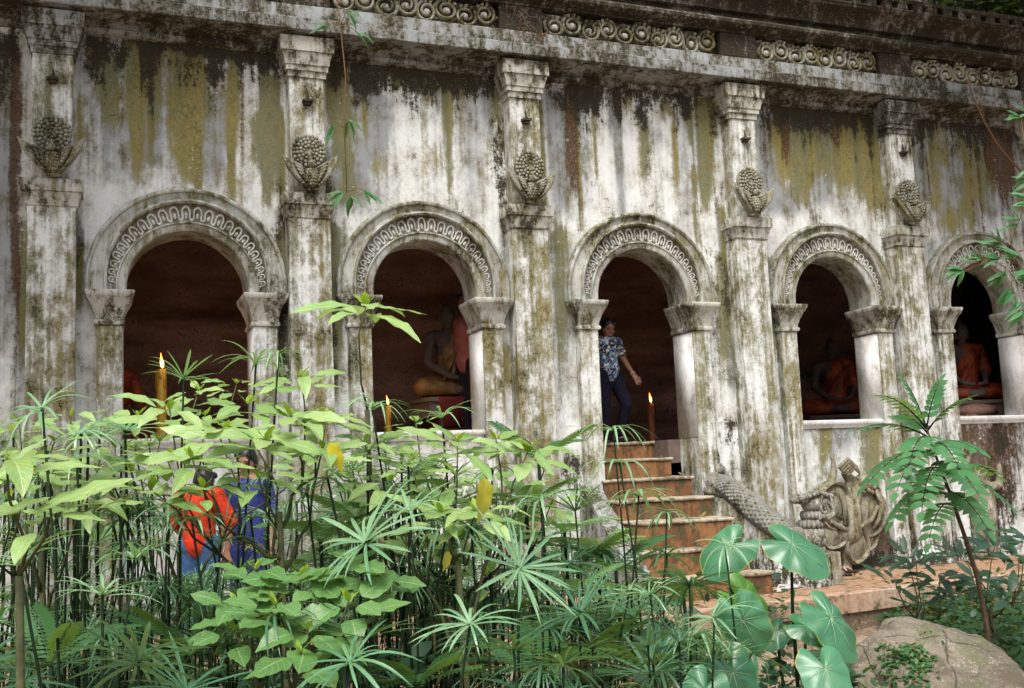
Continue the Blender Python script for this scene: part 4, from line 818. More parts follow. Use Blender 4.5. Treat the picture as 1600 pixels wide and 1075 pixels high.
SEDGES = [
 (66, 640, 3.6, 15, 2, .2, .20, 'blue green sedge whorl rising at the far left before the grey pilaster', (.5, 0)),
 (287, 592, 4.4, 15, 1, .3, .20, 'sedge whorl spread in front of the yellow candle', (.25, 0)),
 (400, 568, 4.6, 13, 3, .35, .24, 'arching sedge whorl at the right edge of the leftmost arch opening', (.1, .2)),
 (435, 552, 4.4, 11, 4, .3, .15, 'small drooping sedge whorl before the first slim pillar', (0, 0)),
 (582, 640, 4.4, 14, 4, .55, .24, 'sedge whorl with long hooked blades under the tall sapling', (0, .2)),
 (690, 652, 4.6, 12, 3, .5, .20, 'thin curled sedge whorl at the second arch sill', (0, .1)),
 (958, 672, 4.8, 14, 4, .25, .22, 'drooping sedge whorl covering the top step', (0, 0)),
 (968, 722, 4.7, 13, 4, .15, .22, 'drooping sedge whorl just below the topmost one on the stairs', (0, 0)),
 (998, 775, 4.4, 16, 3, .2, .25, 'large pale sedge whorl hanging over the middle stairs', (.15, 0)),
 (1042, 800, 4.8, 13, 4, .1, .20, 'sedge whorl with blades falling straight down before the lower stairs', (0, .1)),
 (848, 778, 4.0, 16, 3, .2, .22, 'sedge whorl beside the left stair wall', (.2, 0)),
 (572, 848, 3.6, 22, 1, .1, .27, 'silvery starburst sedge whorl facing the viewer left of the yellow leaf', (.7, .1)),
 (810, 888, 3.5, 26, 0, .08, .23, 'dense blue green starburst sedge whorl in the middle of the thicket', (.95, 0)),
 (216, 1035, 2.9, 18, 1, .05, .23, 'dark starburst sedge whorl in the lower left corner', (.75, 0)),
 (210, 872, 3.6, 12, 2, .3, .22, 'sedge whorl seen from the side left of the red shirt', (.1, 0)),
 (735, 975, 3.3, 17, 2, .2, .20, 'shaded sedge whorl low beside the woody stem', (.4, 0)),
 (936, 938, 4.0, 15, 2, .2, .18, 'sedge whorl low left of the lowest steps', (.3, 0)),
 (984, 926, 4.2, 14, 2, .3, .17, 'left one of the twin sedge whorls before the lowest steps', (.35, 0)),
 (1016, 930, 4.1, 14, 2, .2, .18, 'right one of the twin sedge whorls before the lowest steps', (.3, 0)),
 (1116, 966, 3.8, 15, 2, .2, .20, 'sedge whorl among the taro leaves at lower right', (.5, 0)),
 (1133, 852, 4.3, 12, 3, .15, .17, 'sedge whorl in front of the left tilted taro leaf', (.2, -.2)),
 (548, 1035, 3.0, 15, 2, .15, .20, 'sedge whorl under the low broad leaves at the bottom edge', (.5, 0)),
 (160, 930, 3.3, 13, 2, .3, .20, 'sedge whorl over the lower left stems', (.2, 0)),
 (30, 880, 3.0, 13, 2, .3, .22, 'shaded sedge whorl at the left edge of the thicket', (.2, 0)),
 (880, 1040, 3.2, 15, 2, .15, .18, 'sedge whorl at the bottom edge under the starburst', (.5, 0)),
 (640, 800, 4.0, 16, 2, .3, .23, 'sedge whorl between the bright shrub and the yellow leaf', (.2, .2)),
 (480, 770, 4.2, 13, 2, .3, .22, 'sedge whorl behind the forked shrub stem', (.1, 0)),
 (1020, 1035, 3.4, 14, 2, .2, .17, 'sedge whorl at the bottom edge left of the dark taro leaf', (.3, 0)),
 (300, 815, 3.9, 14, 3, .25, .20, 'sedge whorl hanging over the red shirt', (.1, 0)),
 (345, 850, 4.0, 14, 2, .3, .20, 'sedge whorl between the red and the blue clothes', (.2, .1)),
 (392, 812, 4.1, 13, 3, .3, .19, 'sedge whorl before the blue clothes', (.1, -.1)),
 (262, 795, 4.2, 13, 3, .3, .19, 'sedge whorl at the shoulder of the red shirt', (.15, 0)),
 (320, 770, 4.3, 12, 3, .35, .18, 'sedge whorl above the red shirt', (.1, 0)),
 (375, 765, 4.4, 12, 3, .3, .18, 'sedge whorl above the blue clothes', (.1, 0)),
 (770, 735, 4.6, 13, 3, .2, .18, 'sedge whorl tangled under the bright leaves at centre', (.2, 0)),
 (120, 720, 3.9, 13, 3, .2, .22, 'drooping sedge whorl before the left pillar', (.1, 0)),
]
for x, y, d, n, dl, up, sz, lb, tl in SEDGES: sedge(x, y, d*.92, n, dl, up, sz*.95, lb, tilt=tl, mt='sedgel' if y < 1000 else 'sedge')
# the thicket behind and between: clumps of stalks
STK = [stalk(Vector((0, 0, 0)), Vector((dx, dy, 1.0)), Vector((bx, by, 0)), .0036).mesh('stalk', 'stalk') for dx, dy, bx, by in ((.1, .0, .06, 0), (-.12, .05, -.05, .03), (.03, .1, .05, -.05), (-.05, -.08, -.02, .06), (.18, .02, -.07, 0))]
TIPS = (Vector((.1, .0, 1)), Vector((-.12, .05, 1)), Vector((.03, .1, 1)), Vector((-.05, -.08, 1)), Vector((.18, .02, 1)))
def clump(x, ytop, d, n, label, mt='sedge'):
    c = atd(x, ytop, d); b = Vector((c.x, c.y, gnd(c.x, c.y)-.03)); H = c.z-b.z
    t = thing('sedge_clump', label, 'sedge', tuple(b), U(0, 6), 'sedge clumps filling the thicket')
    for k in range(n):
        i = k % 5; h = H*(1.0 if k == 0 else U(.45, 1.0)); o = Vector((U(-.16, .16), U(-.16, .16), 0)); M = Matrix.Translation(o) @ Matrix.Diagonal((h*.9, h*.9, h, 1))
        inst(STK[i], 'stalk', t, M); tip = M @ TIPS[i]
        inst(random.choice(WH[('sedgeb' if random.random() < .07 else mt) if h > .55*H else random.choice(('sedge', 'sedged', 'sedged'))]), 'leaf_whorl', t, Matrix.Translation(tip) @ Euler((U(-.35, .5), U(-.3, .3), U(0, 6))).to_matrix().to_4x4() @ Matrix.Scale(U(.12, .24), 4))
LMK = ((0, 'by the left edge of the thicket'), (45, 'before the first pilaster'), (115, 'before the first slim pillar'), (165, 'left of the tall candle'), (225, 'under the tall yellow candle'), (275, 'near the red shirt'), (335, 'near the blue clothes'), (395, 'before the slim pillar beyond the candle'), (450, 'before the second pilaster'), (510, 'beside the tall sapling'), (565, 'under the tall sapling'), (615, 'below the second arch sill'), (670, 'under the second arch'), (725, 'by the hanging yellow leaf'), (780, 'before the second arch'), (830, 'before the third pilaster'), (885, 'left of the stair foot'), (940, 'left of the steps'), (995, 'before the mid steps'), (1050, 'before the lowest steps'), (1105, 'beside the taro leaves'))
def clump_label(x, y, d, mt):
    place = ([LMK[0][1]]+[q for a, q in LMK if x >= a-40])[-1]; tone = {'sedgel': 'pale', 'sedge': 'mid green', 'sedged': 'dark'}[mt]
    return ('low ' if y > 880 else ('tall ' if y < 735 else ''))+tone+' sedge clump '+('in the front row ' if d < 4.2 else ('in the back row ' if d > 5.4 else ''))+place
rr = random.Random(3)
def top_line(x):                       # how high the thicket reaches in the photograph
    return float(np.interp(x, [-60, 0, 60, 130, 200, 300, 420, 560, 640, 720, 800, 870, 940, 1010, 1080, 1150], [640, 650, 670, 680, 670, 690, 690, 690, 700, 720, 740, 800, 850, 880, 930, 960]))
for k in range(80):
    x = -50+1180*((k*.618) % 1); d = rr.uniform(3.9, 6.4); y = top_line(x)+rr.uniform(0, 160)*(1 if k % 3 else .35)
    if 235 < x < 435: y = max(y, 905)
    mt = ('sedgel', 'sedge', 'sedgel', 'sedge', 'sedged')[k % 5]; clump(x, y, d, rr.randint(7, 11), clump_label(x, y, d, mt), mt)
for k in range(16):
    x = -40+1120*((k*.618+.3) % 1); y, d = rr.uniform(950, 1050), rr.uniform(3.0, 3.9); clump(x, y, d, rr.randint(5, 8), clump_label(x, y, d, 'sedged'), 'sedged')

# broad leaves -----------------------------------------------------------
def leaf_mesh(name, mat, prof, droop, fold, n=9, wav=0., k=3):
    m = MB(); v = []; uv = []; f = []; c = 2*k+1
    for i in range(n+1):
        t = i/n; w_ = prof(t); y = t*(1-.1*droop); z = .10*t-droop*.45*t*t
        for s_ in range(-k, k+1):
            q = s_/k; v.append((q*w_, y-.03*abs(q)*(1-t), z+fold*abs(q)*w_-.12*fold*q*q*w_+wav*math.sin(t*17+q*2)*abs(q)*w_)); uv.append((.5+.5*q, t))
    for i in range(n):
        for s_ in range(c-1): a = i*c+s_; f.append((a, a+1, a+c+1, a+c))
    return m.add(v, f, uv).mesh(name, mat)
ov = lambda t: .30*(math.sin(PI*min(1, t**.72))**.85)*(1 if t < .75 else 1-.35*(t-.75)/.25)+.004
el = lambda t: .175*(math.sin(PI*min(1, t**.85))**.9)+.004
la = lambda t: .13*(math.sin(PI*min(1, t**.8))**.9)+.004
def lset(mat, pf): return [_tw(leaf_mesh('leaf', mat, pf, dr, fo, wav=.12), int(dr*100)) for dr, fo in ((.1, .12), (.35, .2), (.6, .28), (.25, -.06), (.95, .35), (.5, .05))]
def _tw(me, seed):                      # bend each leaf sideways a little so that no two lie alike
    r_ = random.Random(seed); k1, k2 = r_.uniform(-.25, .25), r_.uniform(-.5, .5)
    for q in me.vertices: x, y, z = q.co; q.co = (x+k1*y*y*.6, y, z+k2*x*y)
    return me
LV = {'broad': lset('broad', ov), 'broadlow': lset('broadlow', ov), 'long': lset('broad', el), 'young': lset('young', el), 'yellow': lset('yellow', ov), 'dark': lset('dark', la), 'bamboo': lset('pinnate', la), 'saplingy': lset('broad', el)}
def cluster(t, b, c, kind, n, sz, elev=.05, young=True, tier=True):
    a0 = U(0, 6); T = Euler((U(.08, .38), U(-.2, .2), 0)).to_matrix(); n = int(n*1.35); sz *= 1.0     # the crowns lean out to the open light in front
    for k in range(n):
        a = a0+2*PI*k/n+U(-.25, .25); e = elev+U(-.22, .18); s_ = sz*U(.72, 1.08); low = tier and k % 2
        p = c-b+Vector((.025*math.cos(a), .025*math.sin(a), -.035 if low else 0)); dr = Vector((math.cos(a)*math.cos(e), math.sin(a)*math.cos(e), math.sin(e)))
        dr = T @ dr; nn = T @ Vector((U(-.25, .25), U(-.35, .1), 1)); inst(random.choice(LV[kind]), 'leaf', t, frame(p+dr*.03, dr, nn, (s_*U(.9, 1.15), s_, s_)))
    if young:
        for k in range(3):
            a = a0+2.1*k; dr = Vector((math.cos(a)*.7, math.sin(a)*.7, .75)); inst(random.choice(LV['young']), 'young_leaf', t, frame(c-b, dr, (-dr.x, -dr.y, .6), sz*U(.28, .42)))
def shrub(label, base, clusters, kind, name='broadleaf_shrub', cat='shrub', r=.010, wood='wood', young=True, elev=.05, fork=None):
    b0 = atd(*base); b = Vector((b0.x, b0.y, gnd(b0.x, b0.y)-.03)); t = thing(name, label, cat, tuple(b)); m = MB()
    fk = atd(*fork)-b if fk_ok(fork) else Vector((0, 0, .3)); m.tube([Vector((0, 0, 0)), fk*.5+Vector((.02, .01, 0)), fk], [r*1.5, r*1.2, r], 7)
    cs = sorted(clusters); G = [cs[k:k+3] for k in range(0, len(cs), 3)] if len(cs) > 4 else [cs]
    for gi, g in enumerate(G):         # branches fork twice on their way out
        if len(G) > 1:
            mean = sum((atd(*q[:3])-b for q in g), Vector())/len(g); lo = fk*(.72+.28*((gi*.618) % 1)); sf = lo.lerp(mean, U(.45, .62))+Vector((U(-.04, .04), U(-.04, .04), -.07-.06*U(0, 1)))
            m.tube([lo, lo.lerp(sf, .35)+Vector((0, 0, -.015)), lo.lerp(sf, .7)+Vector((U(-.015, .015), 0, .01)), sf], [r*.85, r*.7, r*.62, r*.55], 6)
        else: sf = fk
        for x, y, d, n, sz in g:
            c = atd(x, y, d)-b; L = (c-sf).length; p1 = sf.lerp(c, .35)+Vector((U(-.1, .1), U(-.1, .1), U(-.14, -.02)))*L; p2 = sf.lerp(c, .72)+Vector((U(-.08, .08), U(-.08, .08), U(-.1, .02)))*L
            m.tube([sf, p1, p2, c], [r*.5, r*.42, r*.34, r*.25], 6); cluster(t, b, c+b, kind, n, sz, elev, young)
    m.build('stems', wood, t); return t, b
def fk_ok(f): return f is not None
shrub('tall lone sapling with big bright leaves rising before the second arch', (576, 1000, 4.3), [(572, 478, 4.25, 7, .235)], 'saplingy', 'leafy_sapling', 'sapling', .010, fork=(574, 640, 4.3), elev=.0)
S1 = [(265, 640, 4.0, 7, .18), (388, 632, 4.1, 7, .19), (470, 588, 4.2, 7, .17), (352, 672, 3.8, 8, .19), (300, 716, 3.6, 8, .19), (455, 650, 3.9, 8, .19), (415, 688, 3.7, 7, .18), (235, 765, 3.5, 7, .17), (510, 650, 4.0, 7, .17), (260, 715, 3.7, 6, .16), (505, 700, 3.8, 6, .16), (405, 748, 3.7, 7, .15), (318, 762, 3.6, 6, .15)]
shrub('bright pale green broadleaf shrub spreading in tiers below the leftmost arch', (440, 1010, 3.8), S1, 'long', fork=(437, 800, 3.75))
S2 = [(645, 720, 4.0, 7, .17), (715, 690, 4.1, 8, .19), (775, 688, 4.2, 7, .18), (825, 706, 4.2, 7, .18), (690, 800, 3.8, 6, .17), (745, 800, 3.8, 6, .18), (610, 752, 4.0, 6, .15), (570, 690, 4.1, 6, .16)]
t, b = shrub('pale green broadleaf shrub with yellowing leaves at the middle of the thicket', (730, 1050, 3.7), S2, 'long', fork=(716, 880, 3.75))
for x, y, tip, s_ in ((757, 748, (-.15, 0, -1), .16), (700, 862, (-.3, -.1, -1), .075), (515, 693, (.4, 0, -.9), .12)):
    inst(LV['yellow'][1], 'yellow_leaf', t, frame(atd(x, y, 3.7)-b, Vector(tip), (.35, -1, .2), (s_*.8, s_, s_)))
S5 = [(600, 690, 4.6, 6, .13), (650, 660, 4.7, 6, .12), (700, 735, 4.5, 7, .13), (760, 745, 4.5, 6, .13), (800, 770, 4.4, 7, .13), (850, 735, 4.6, 6, .12), (640, 775, 4.4, 6, .13), (560, 740, 4.5, 7, .14), (520, 730, 4.6, 6, .14), (690, 765, 4.3, 6, .13), (860, 790, 4.5, 6, .12), (590, 790, 4.3, 6, .13), (720, 840, 4.1, 6, .13), (790, 830, 4.2, 6, .12), (660, 860, 4.0, 6, .12), (760, 900, 4.0, 5, .12)]
shrub('fine leaved pale shrub filling the middle of the thicket behind the yellow leaf', (680, 1040, 4.5), S5, 'long', fork=(690, 900, 4.5))
S6 = [(215, 650, 4.4, 6, .14), (250, 690, 4.4, 7, .14), (180, 700, 4.3, 6, .14), (320, 650, 4.5, 6, .14), (370, 600, 4.6, 6, .13), (310, 610, 4.6, 6, .12), (150, 735, 4.2, 6, .14), (205, 735, 4.1, 6, .13), (480, 720, 4.5, 6, .14)]
shrub('second pale shrub with small leaves rising before the candle in the leftmost arch', (260, 1040, 4.4), S6, 'long', fork=(280, 860, 4.4))
S7 = [(30, 660, 3.9, 6, .14), (85, 690, 3.9, 6, .14), (20, 720, 3.7, 6, .14), (110, 650, 4.2, 6, .13), (60, 740, 3.6, 6, .15), (130, 780, 3.7, 6, .14), (10, 780, 3.5, 5, .14)]
shrub('pale leafy shrub among the sedge before the first pilaster', (60, 1040, 3.9), S7, 'long', fork=(65, 860, 3.9))
S3 = [(545, 880, 3.3, 6, .15), (470, 900, 3.3, 6, .14), (545, 940, 3.1, 6, .14), (430, 945, 3.1, 6, .14), (372, 945, 3.2, 6, .13), (365, 985, 3.1, 5, .12), (480, 985, 3.0, 6, .14), (590, 905, 3.3, 5, .13), (470, 1020, 2.9, 5, .14), (400, 890, 3.3, 5, .12)]
shrub('low shrub of rounded mid green leaves at the bottom left of centre', (500, 1150, 3.2), S3, 'broadlow', fork=(490, 1010, 3.15), young=True)
t, b = shrub('close blurred shrub with long pale leaves at the left edge', (20, 1150, 2.6), [(10, 715, 2.5, 6, .15), (70, 800, 2.5, 4, .13)], 'long', fork=(30, 900, 2.6), young=False)
for x, y, tx, ty, s_ in ((60, 795, 250, 745, .24), (-20, 812, 80, 782, .16), (-10, 745, 60, 700, .16)):
    a, e = atd(x, y, 2.5), atd(tx, ty, 2.5); inst(LV['long'][0], 'leaf', t, frame(a-b, e-a, (0, -.45, 1), (s_, s_, s_)))
inst(LV['yellow'][0], 'yellow_leaf', t, frame(atd(30, 722, 2.7)-b, (.6, 0, -.5), (.2, -1, .5), .05))

# ferns and pinnate fronds -----------------------------------------------
lf_small = leaf_mesh('leaflet', 'pinnate', lambda t: .21*math.sin(PI*min(1, t**.75))**.9+.004, .25, .15, 5, 0, 1)
def frond_mesh(n, droop, mat, wid=.22, name='frond'):
    m = MB(); P = [(0, t, .25*t-droop*t*t) for t in [i/10 for i in range(11)]]; m.tube(P, [.008*(1-.8*i/10) for i in range(11)], 4); m.uv = [np.full((m.n, 2), .5)]; m.hasuv = True
    for i in range(n):
        t = .12+.86*i/n; p = Vector((0, t, .25*t-droop*t*t)); L = wid*math.sin(PI*(.15+.8*(1-t*.95)))*1.0+.02
        for s_ in (-1, 1):
            M = frame(p, (s_*.92, .42, -.12), (0, -.1, 1), L); m.merge(MB().add([(0, 0, 0), (-.15, .3, .02), (0, .4, -.01), (.15, .3, .02), (-.1, .72, 0), (.1, .72, 0), (0, 1, -.08)], [(0, 2, 1), (0, 3, 2), (1, 2, 4), (2, 3, 5), (2, 5, 4), (4, 5, 6)], [(.5, 0), (.2, .3), (.5, .4), (.8, .3), (.3, .7), (.7, .7), (.5, 1)]), M)
    return m.mesh(name, mat)
FR = [frond_mesh(15, dr, 'fern') for dr in (.25, .5, .8)]; FRL = [frond_mesh(15, dr, 'fernl') for dr in (.25, .5, .8)]
def fern(x, y, d, n, sz, label, group=None, FR=FR):
    c = atd(x, y, d); b = Vector((c.x, c.y, c.z)); g = gnd(c.x, c.y); t = thing('fern', label, 'fern', (c.x, c.y, g-.02), 0, group)
    crown = Vector((0, 0, max(.05, c.z-g-.1)))
    if crown.z > .12: MB().tube([(0, 0, 0), crown*.5+Vector((.02, 0, 0)), crown], .008, 5).build('stem', 'stalk', t)
    a0 = U(0, 6)
    for k in range(n):
        a = a0+2*PI*k/n+U(-.3, .3); e = U(.15, .7); inst(random.choice(FR), 'frond', t, frame(crown, (math.cos(a)*math.cos(e), math.sin(a)*math.cos(e), math.sin(e)), (-math.cos(a)*.3, -math.sin(a)*.3, 1), sz*U(.8, 1.15)))
for x, y, d, n, sz, lb in ((835, 1000, 3.6, 7, .30, 'fern with curled fronds below the starburst sedge'), (905, 975, 4.0, 7, .30, 'fern spreading left of the lowest steps'), (770, 930, 4.3, 6, .28, 'fern behind the woody stem at centre'), (960, 850, 4.6, 6, .30, 'fern at the foot of the left stair wall'),
    (900, 850, 4.8, 6, .32, 'fern beneath the sedge beside the left stair wall'), (290, 960, 3.8, 7, .28, 'fern under the red shirted person'), (1065, 880, 4.6, 6, .24, 'small fern before the lower stairs'), (650, 1010, 3.4, 7, .26, 'fern at the bottom edge right of the low shrub'), (840, 680, 4.6, 4, .30, 'leafy sprig leaning before the third pilaster'), (1000, 1000, 3.9, 6, .24, 'fern left of the dark taro leaf'), (80, 980, 3.3, 6, .28, 'fern in the lower left corner')): fern(x, y, d, n, sz, lb)

for k, (x, y, lb) in enumerate(((560, 770, 'under the tall sapling'), (620, 740, 'below the second arch sill'), (700, 775, 'beside the hanging yellow leaf'), (760, 790, 'right of the hanging yellow leaf'), (830, 810, 'below the third pilaster'), (880, 790, 'left of the stairs'), (820, 745, 'before the base of the third pilaster'), (660, 830, 'around the forked woody stem'), (740, 850, 'above the starburst sedge'), (500, 800, 'behind the low rounded shrub'), (452, 850, 'right of the blue clothes'), (150, 810, 'before the first slim pillar'), (890, 880, 'low beside the stair foot'), (350, 925, 'under the red and blue clothes'), (930, 820, 'at the left edge of the stairs'), (600, 890, 'below the silvery starburst'))):
    fern(x, y, 4.3+.25*(k % 3), 7, .27, 'pale feathery fern '+lb, None, FRL)
def frond_part(t, b, a, e, n, L, mat, droop=.12, sag=(0, 0, -.06)):
    a, e = Vector(a), Vector(e); d = e-a; P = [a+d*u+Vector(sag)*(4*u*u-3.2*u)*0+Vector((0, 0, droop*d.length*4*u*(1-u))) for u in [i/8 for i in range(9)]]
    r = MB().tube([p-a for p in P], [.006*(1-.75*i/8) for i in range(9)], 5).build('frond', 'stalk', t); r.location = a-b
    for i in range(n):
        u = .16+.84*i/n; k = u*8; j = min(7, int(k)); p = P[j].lerp(P[j+1], k-j)-a; dr = (P[j+1]-P[j]).normalized(); side = dr.cross(Vector((0, 0, 1))).normalized(); upn = side.cross(dr)
        for s_ in (-1, 1): inst(mat, 'leaflet', r, frame(p, side*s_*.9+dr*.5-upn*.18, upn+Vector((0, -.15, 0)), (L*.95, L*U(.85, 1.1)*(1 if i < n-3 else .75), L)))
    e_ = (P[-1]-P[-2]).normalized(); inst(mat, 'leaflet', r, frame(P[-1]-a, e_, (0, 0, 1), L*.8))
D = 6.3
b0 = atd(1548, 1010, D); b = Vector((b0.x, b0.y, gnd(b0.x, b0.y)-.03)); t = thing('young_tree', 'slim young tree with feathery bright green fronds at right before the wall', 'tree', tuple(b))
tr = [b, atd(1541, 975, D), atd(1528, 905, D), atd(1508, 840, D), atd(1486, 775, D), atd(1462, 712, D), atd(1448, 668, D)]
MB().tube([p-b for p in tr], [.017, .016, .014, .012, .010, .007, .005], 8).build('trunk', 'bark', t)
for (x, y, d0), (ex, ey, d1), n, L in (((1450, 672, D), (1512, 622, D-.1), 9, .10), ((1448, 668, D), (1470, 595, D+.1), 8, .09), ((1448, 670, D), (1368, 618, D-.2), 9, .10), ((1452, 684, D), (1338, 672, D-.1), 9, .11), ((1456, 695, D), (1530, 705, D-.3), 9, .11), ((1460, 705, D), (1352, 760, D-.3), 10, .12),
   ((1464, 715, D), (1400, 770, D-.7), 10, .12), ((1470, 730, D), (1590, 800, D-.2), 11, .12), ((1475, 745, D), (1560, 745, D+.4), 9, .11), ((1480, 760, D), (1395, 815, D-.3), 10, .12), ((1490, 790, D), (1450, 850, D-.6), 9, .11), ((1455, 690, D), (1420, 730, D-.6), 9, .12), ((1452, 680, D), (1400, 650, D+.3), 9, .11), ((1470, 735, D), (1440, 800, D-.7), 10, .12), ((1458, 700, D), (1500, 735, D-.6), 9, .11), ((1450, 675, D), (1410, 590, D+.1), 8, .09), ((1466, 722, D), (1530, 775, D-.5), 10, .12), ((1474, 745, D), (1420, 770, D+.4), 9, .11), ((1482, 768, D), (1545, 830, D-.4), 9, .11), ((1486, 778, D), (1430, 790, D+.5), 9, .11)):
    frond_part(t, b, atd(x, y, d0), atd(ex, ey, d1), n, L, lf_small)

# taro ---------------------------------------------------------------------
def taro_mesh(mat, seed):
    rnd = random.Random(seed); n = 40; R = 5; v = [(0, .0, .0)]; uv = [(.5, 0)]; f = []
    for r in range(1, R+1):
        for k in range(n):
            a = 2*PI*k/n; q = r/R              # a = 0 at the tip
            base = .52+.30*max(0, math.cos(a))**2.2+.10*max(0, -math.cos(a))
            notch = 1-.78*math.exp(-((abs(abs(a if a < PI else 2*PI-a)-PI))/.26)**2); rad = base*notch*(1+.018*math.sin(9*a+seed))
            x, y = rad*q*math.sin(a)*.92, rad*q*math.cos(a); z = .05*math.cos(8*a)*q**2*.55-.16*q*q+.05*abs(x)+.03*mnoise.noise((x*4, y*4, seed)); v.append((x, y, z)); uv.append((.5+.5*q*math.sin(a), q if False else .0))
            if True: uv[-1] = (.5+.5*q if (k % 2) else .5-.5*q, 0)
    uv = [(.5, 0)]+[(.5+.5*((i//n+1)/R), 0) for i in range(R*n)]
    for k in range(n): f.append((0, 1+k, 1+(k+1) % n))
    for r in range(R-1):
        for k in range(n): a, b_ = 1+r*n+k, 1+r*n+(k+1) % n; f.append((a, a+n, b_+n, b_))
    return MB().add(v, [q[::-1] for q in f], uv).mesh('leaf_blade', mat), v
def taro_veins(v, n=40, R=5):
    m = MB()
    for k in (0, 4, 36, 8, 32, 12, 28, 16, 24):
        m.tube([(0, 0, .004)]+[(v[1+r*n+k][0], v[1+r*n+k][1], v[1+r*n+k][2]+.004) for r in range(R-1)], [.013, .011, .009, .007, .004] if k == 0 else [.010, .008, .006, .0045, .003], 4)
    return m.mesh('leaf_vein', 'vein')
TM = {}
for mt, sd in (('taro', 1), ('taro', 2), ('tarol', 3)): me, vv = taro_mesh(mt, sd); TM.setdefault(mt, []).append((me, taro_veins(vv)))
def taro(label, base, leaves):
    b0 = atd(*base); b = Vector((b0.x, b0.y, gnd(b0.x, b0.y)-.03)); t = thing('taro_plant', label, 'taro', tuple(b))
    for i, (x, y, d, tip, nrm, sz, mt) in enumerate(leaves):
        c = atd(x, y, d); tp = AX_R*tip[0]+AX_U*tip[1]+AX_F*tip[2]; nn = AX_R*nrm[0]+AX_U*nrm[1]-AX_F*nrm[2]; me, vn = random.choice(TM[mt])
        o = inst(me, 'leaf', t, frame(c-b, tp, nn, sz)); inst(vn, 'leaf_vein', o)
        q = c-b; MB().tube([(U(-.05, .05), U(-.05, .05), 0), q*.4+Vector((.01, .02, .03)), q*.75+Vector((0, .02, .03)), q+Vector((0, .01, -.004))], [.012, .010, .008, .006], 6).build('leaf_stalk', 'wood' if i % 2 else 'stalk', t)
taro('taro with one broad heart shaped leaf held high before the serpent', (1245, 1090, 4.6), [(1238, 850, 4.6, (.80, -.5, -.3), (.1, .80, .60), .235, 'taro'), (1262, 978, 4.5, (.85, -.35, -.4), (.15, .85, .5), .17, 'taro'), (1298, 965, 4.4, (.55, -.75, -.25), (.45, .65, .65), .235, 'taro'), (1290, 1045, 4.0, (.15, -.7, -.6), (0, .9, .4), .20, 'taro'), (1215, 985, 4.7, (-.6, -.5, -.3), (0, .85, .5), .13, 'taro')])
taro('taro with a tilted leaf before the lowest steps and a lime leaf below', (1165, 1100, 4.5), [(1142, 855, 4.5, (-.65, -.6, -.1), (-.30, .55, .78), .20, 'taro'), (1165, 940, 4.4, (.62, -.72, .1), (.45, .35, .85), .21, 'tarol'), (1160, 968, 4.2, (.45, -.85, 0), (-.35, .4, .85), .20, 'taro')])
taro('dark low taro leaves at the bottom edge right of the thicket', (1080, 1150, 3.9), [(1035, 1015, 3.9, (-.2, -.9, -.2), (.1, .5, .8), .17, 'taro'), (1145, 1050, 3.8, (.2, -.8, -.3), (0, .6, .7), .19, 'taro'), (1100, 1080, 3.6, (-.4, -.8, -.3), (-.1, .6, .7), .16, 'taro')])

# darker shrubs at right
shrub('dark glossy shrub with whorled narrow leaves beside the boulder', (1440, 1000, 7.0), [(1432, 878, 6.9, 9, .20), (1398, 905, 6.7, 8, .17), (1468, 905, 6.7, 9, .19), (1442, 938, 6.4, 8, .20), (1415, 868, 7.1, 7, .16), (1490, 930, 6.6, 7, .17)], 'dark', fork=(1440, 960, 7.0), young=False, elev=.25)
shrub('dark shrub with bluish whorled leaves at the right edge', (1550, 1010, 7.0), [(1500, 865, 7.2, 9, .19), (1555, 850, 6.9, 9, .21), (1592, 875, 6.7, 9, .20), (1530, 905, 6.6, 8, .19), (1580, 930, 6.4, 9, .20), (1610, 840, 7.0, 8, .2)], 'dark', fork=(1550, 950, 7.0), young=False, elev=.25)

# leaves hanging into the frame: bamboo twigs and a branch at the right edge
def spray(label, path, tips, name, cat, L, kind, n=5):
    P = [atd(*q) for q in path]; b = P[0]; t = thing(name, label, cat, tuple(b)); m = MB(); m.tube([p-b for p in P], [.006*(1-.6*i/len(P)) for i in range(len(P))], 5); k = 0
    for x, y, d, ax, ay in tips:
        c = atd(x, y, d); near = min(P, key=lambda p: (p-c).length); m.tube([near-b, (near-b).lerp(c-b, .6)+Vector((0, 0, .02)), c-b], [.003, .0025, .0018], 4)
        for q in range(n):
            dd = AX_R*(ax+U(-.75, .75))+AX_U*(ay+U(-.5, .45))+AX_F*U(-.4, .4); inst(random.choice(LV[kind]), 'leaf', t, frame(c-b+(near-c)*(.12*q/n*2), dd, (U(-.4, .4), -.8, .7), (L*.75, L*U(.7, 1.1), L)))
    m.build('twig', 'twig', t)
spray('hanging bamboo twig with narrow leaves crossing the cornice near the top', ((520, -60, 7.6), (532, 40, 7.6), (540, 120, 7.6), (538, 200, 7.6), (542, 300, 7.6)), ((545, 15, 7.6, .5, -.3), (560, 52, 7.5, .9, -.6), (520, 195, 7.5, -.2, -.9), (545, 188, 7.6, .4, -.7), (535, 300, 7.6, -.5, -.4), (548, 308, 7.5, .3, -.9), (572, 298, 7.5, .8, -.5), (512, 40, 7.6, -.9, 0)), 'bamboo_twig', 'bamboo', .16, 'bamboo', 3)
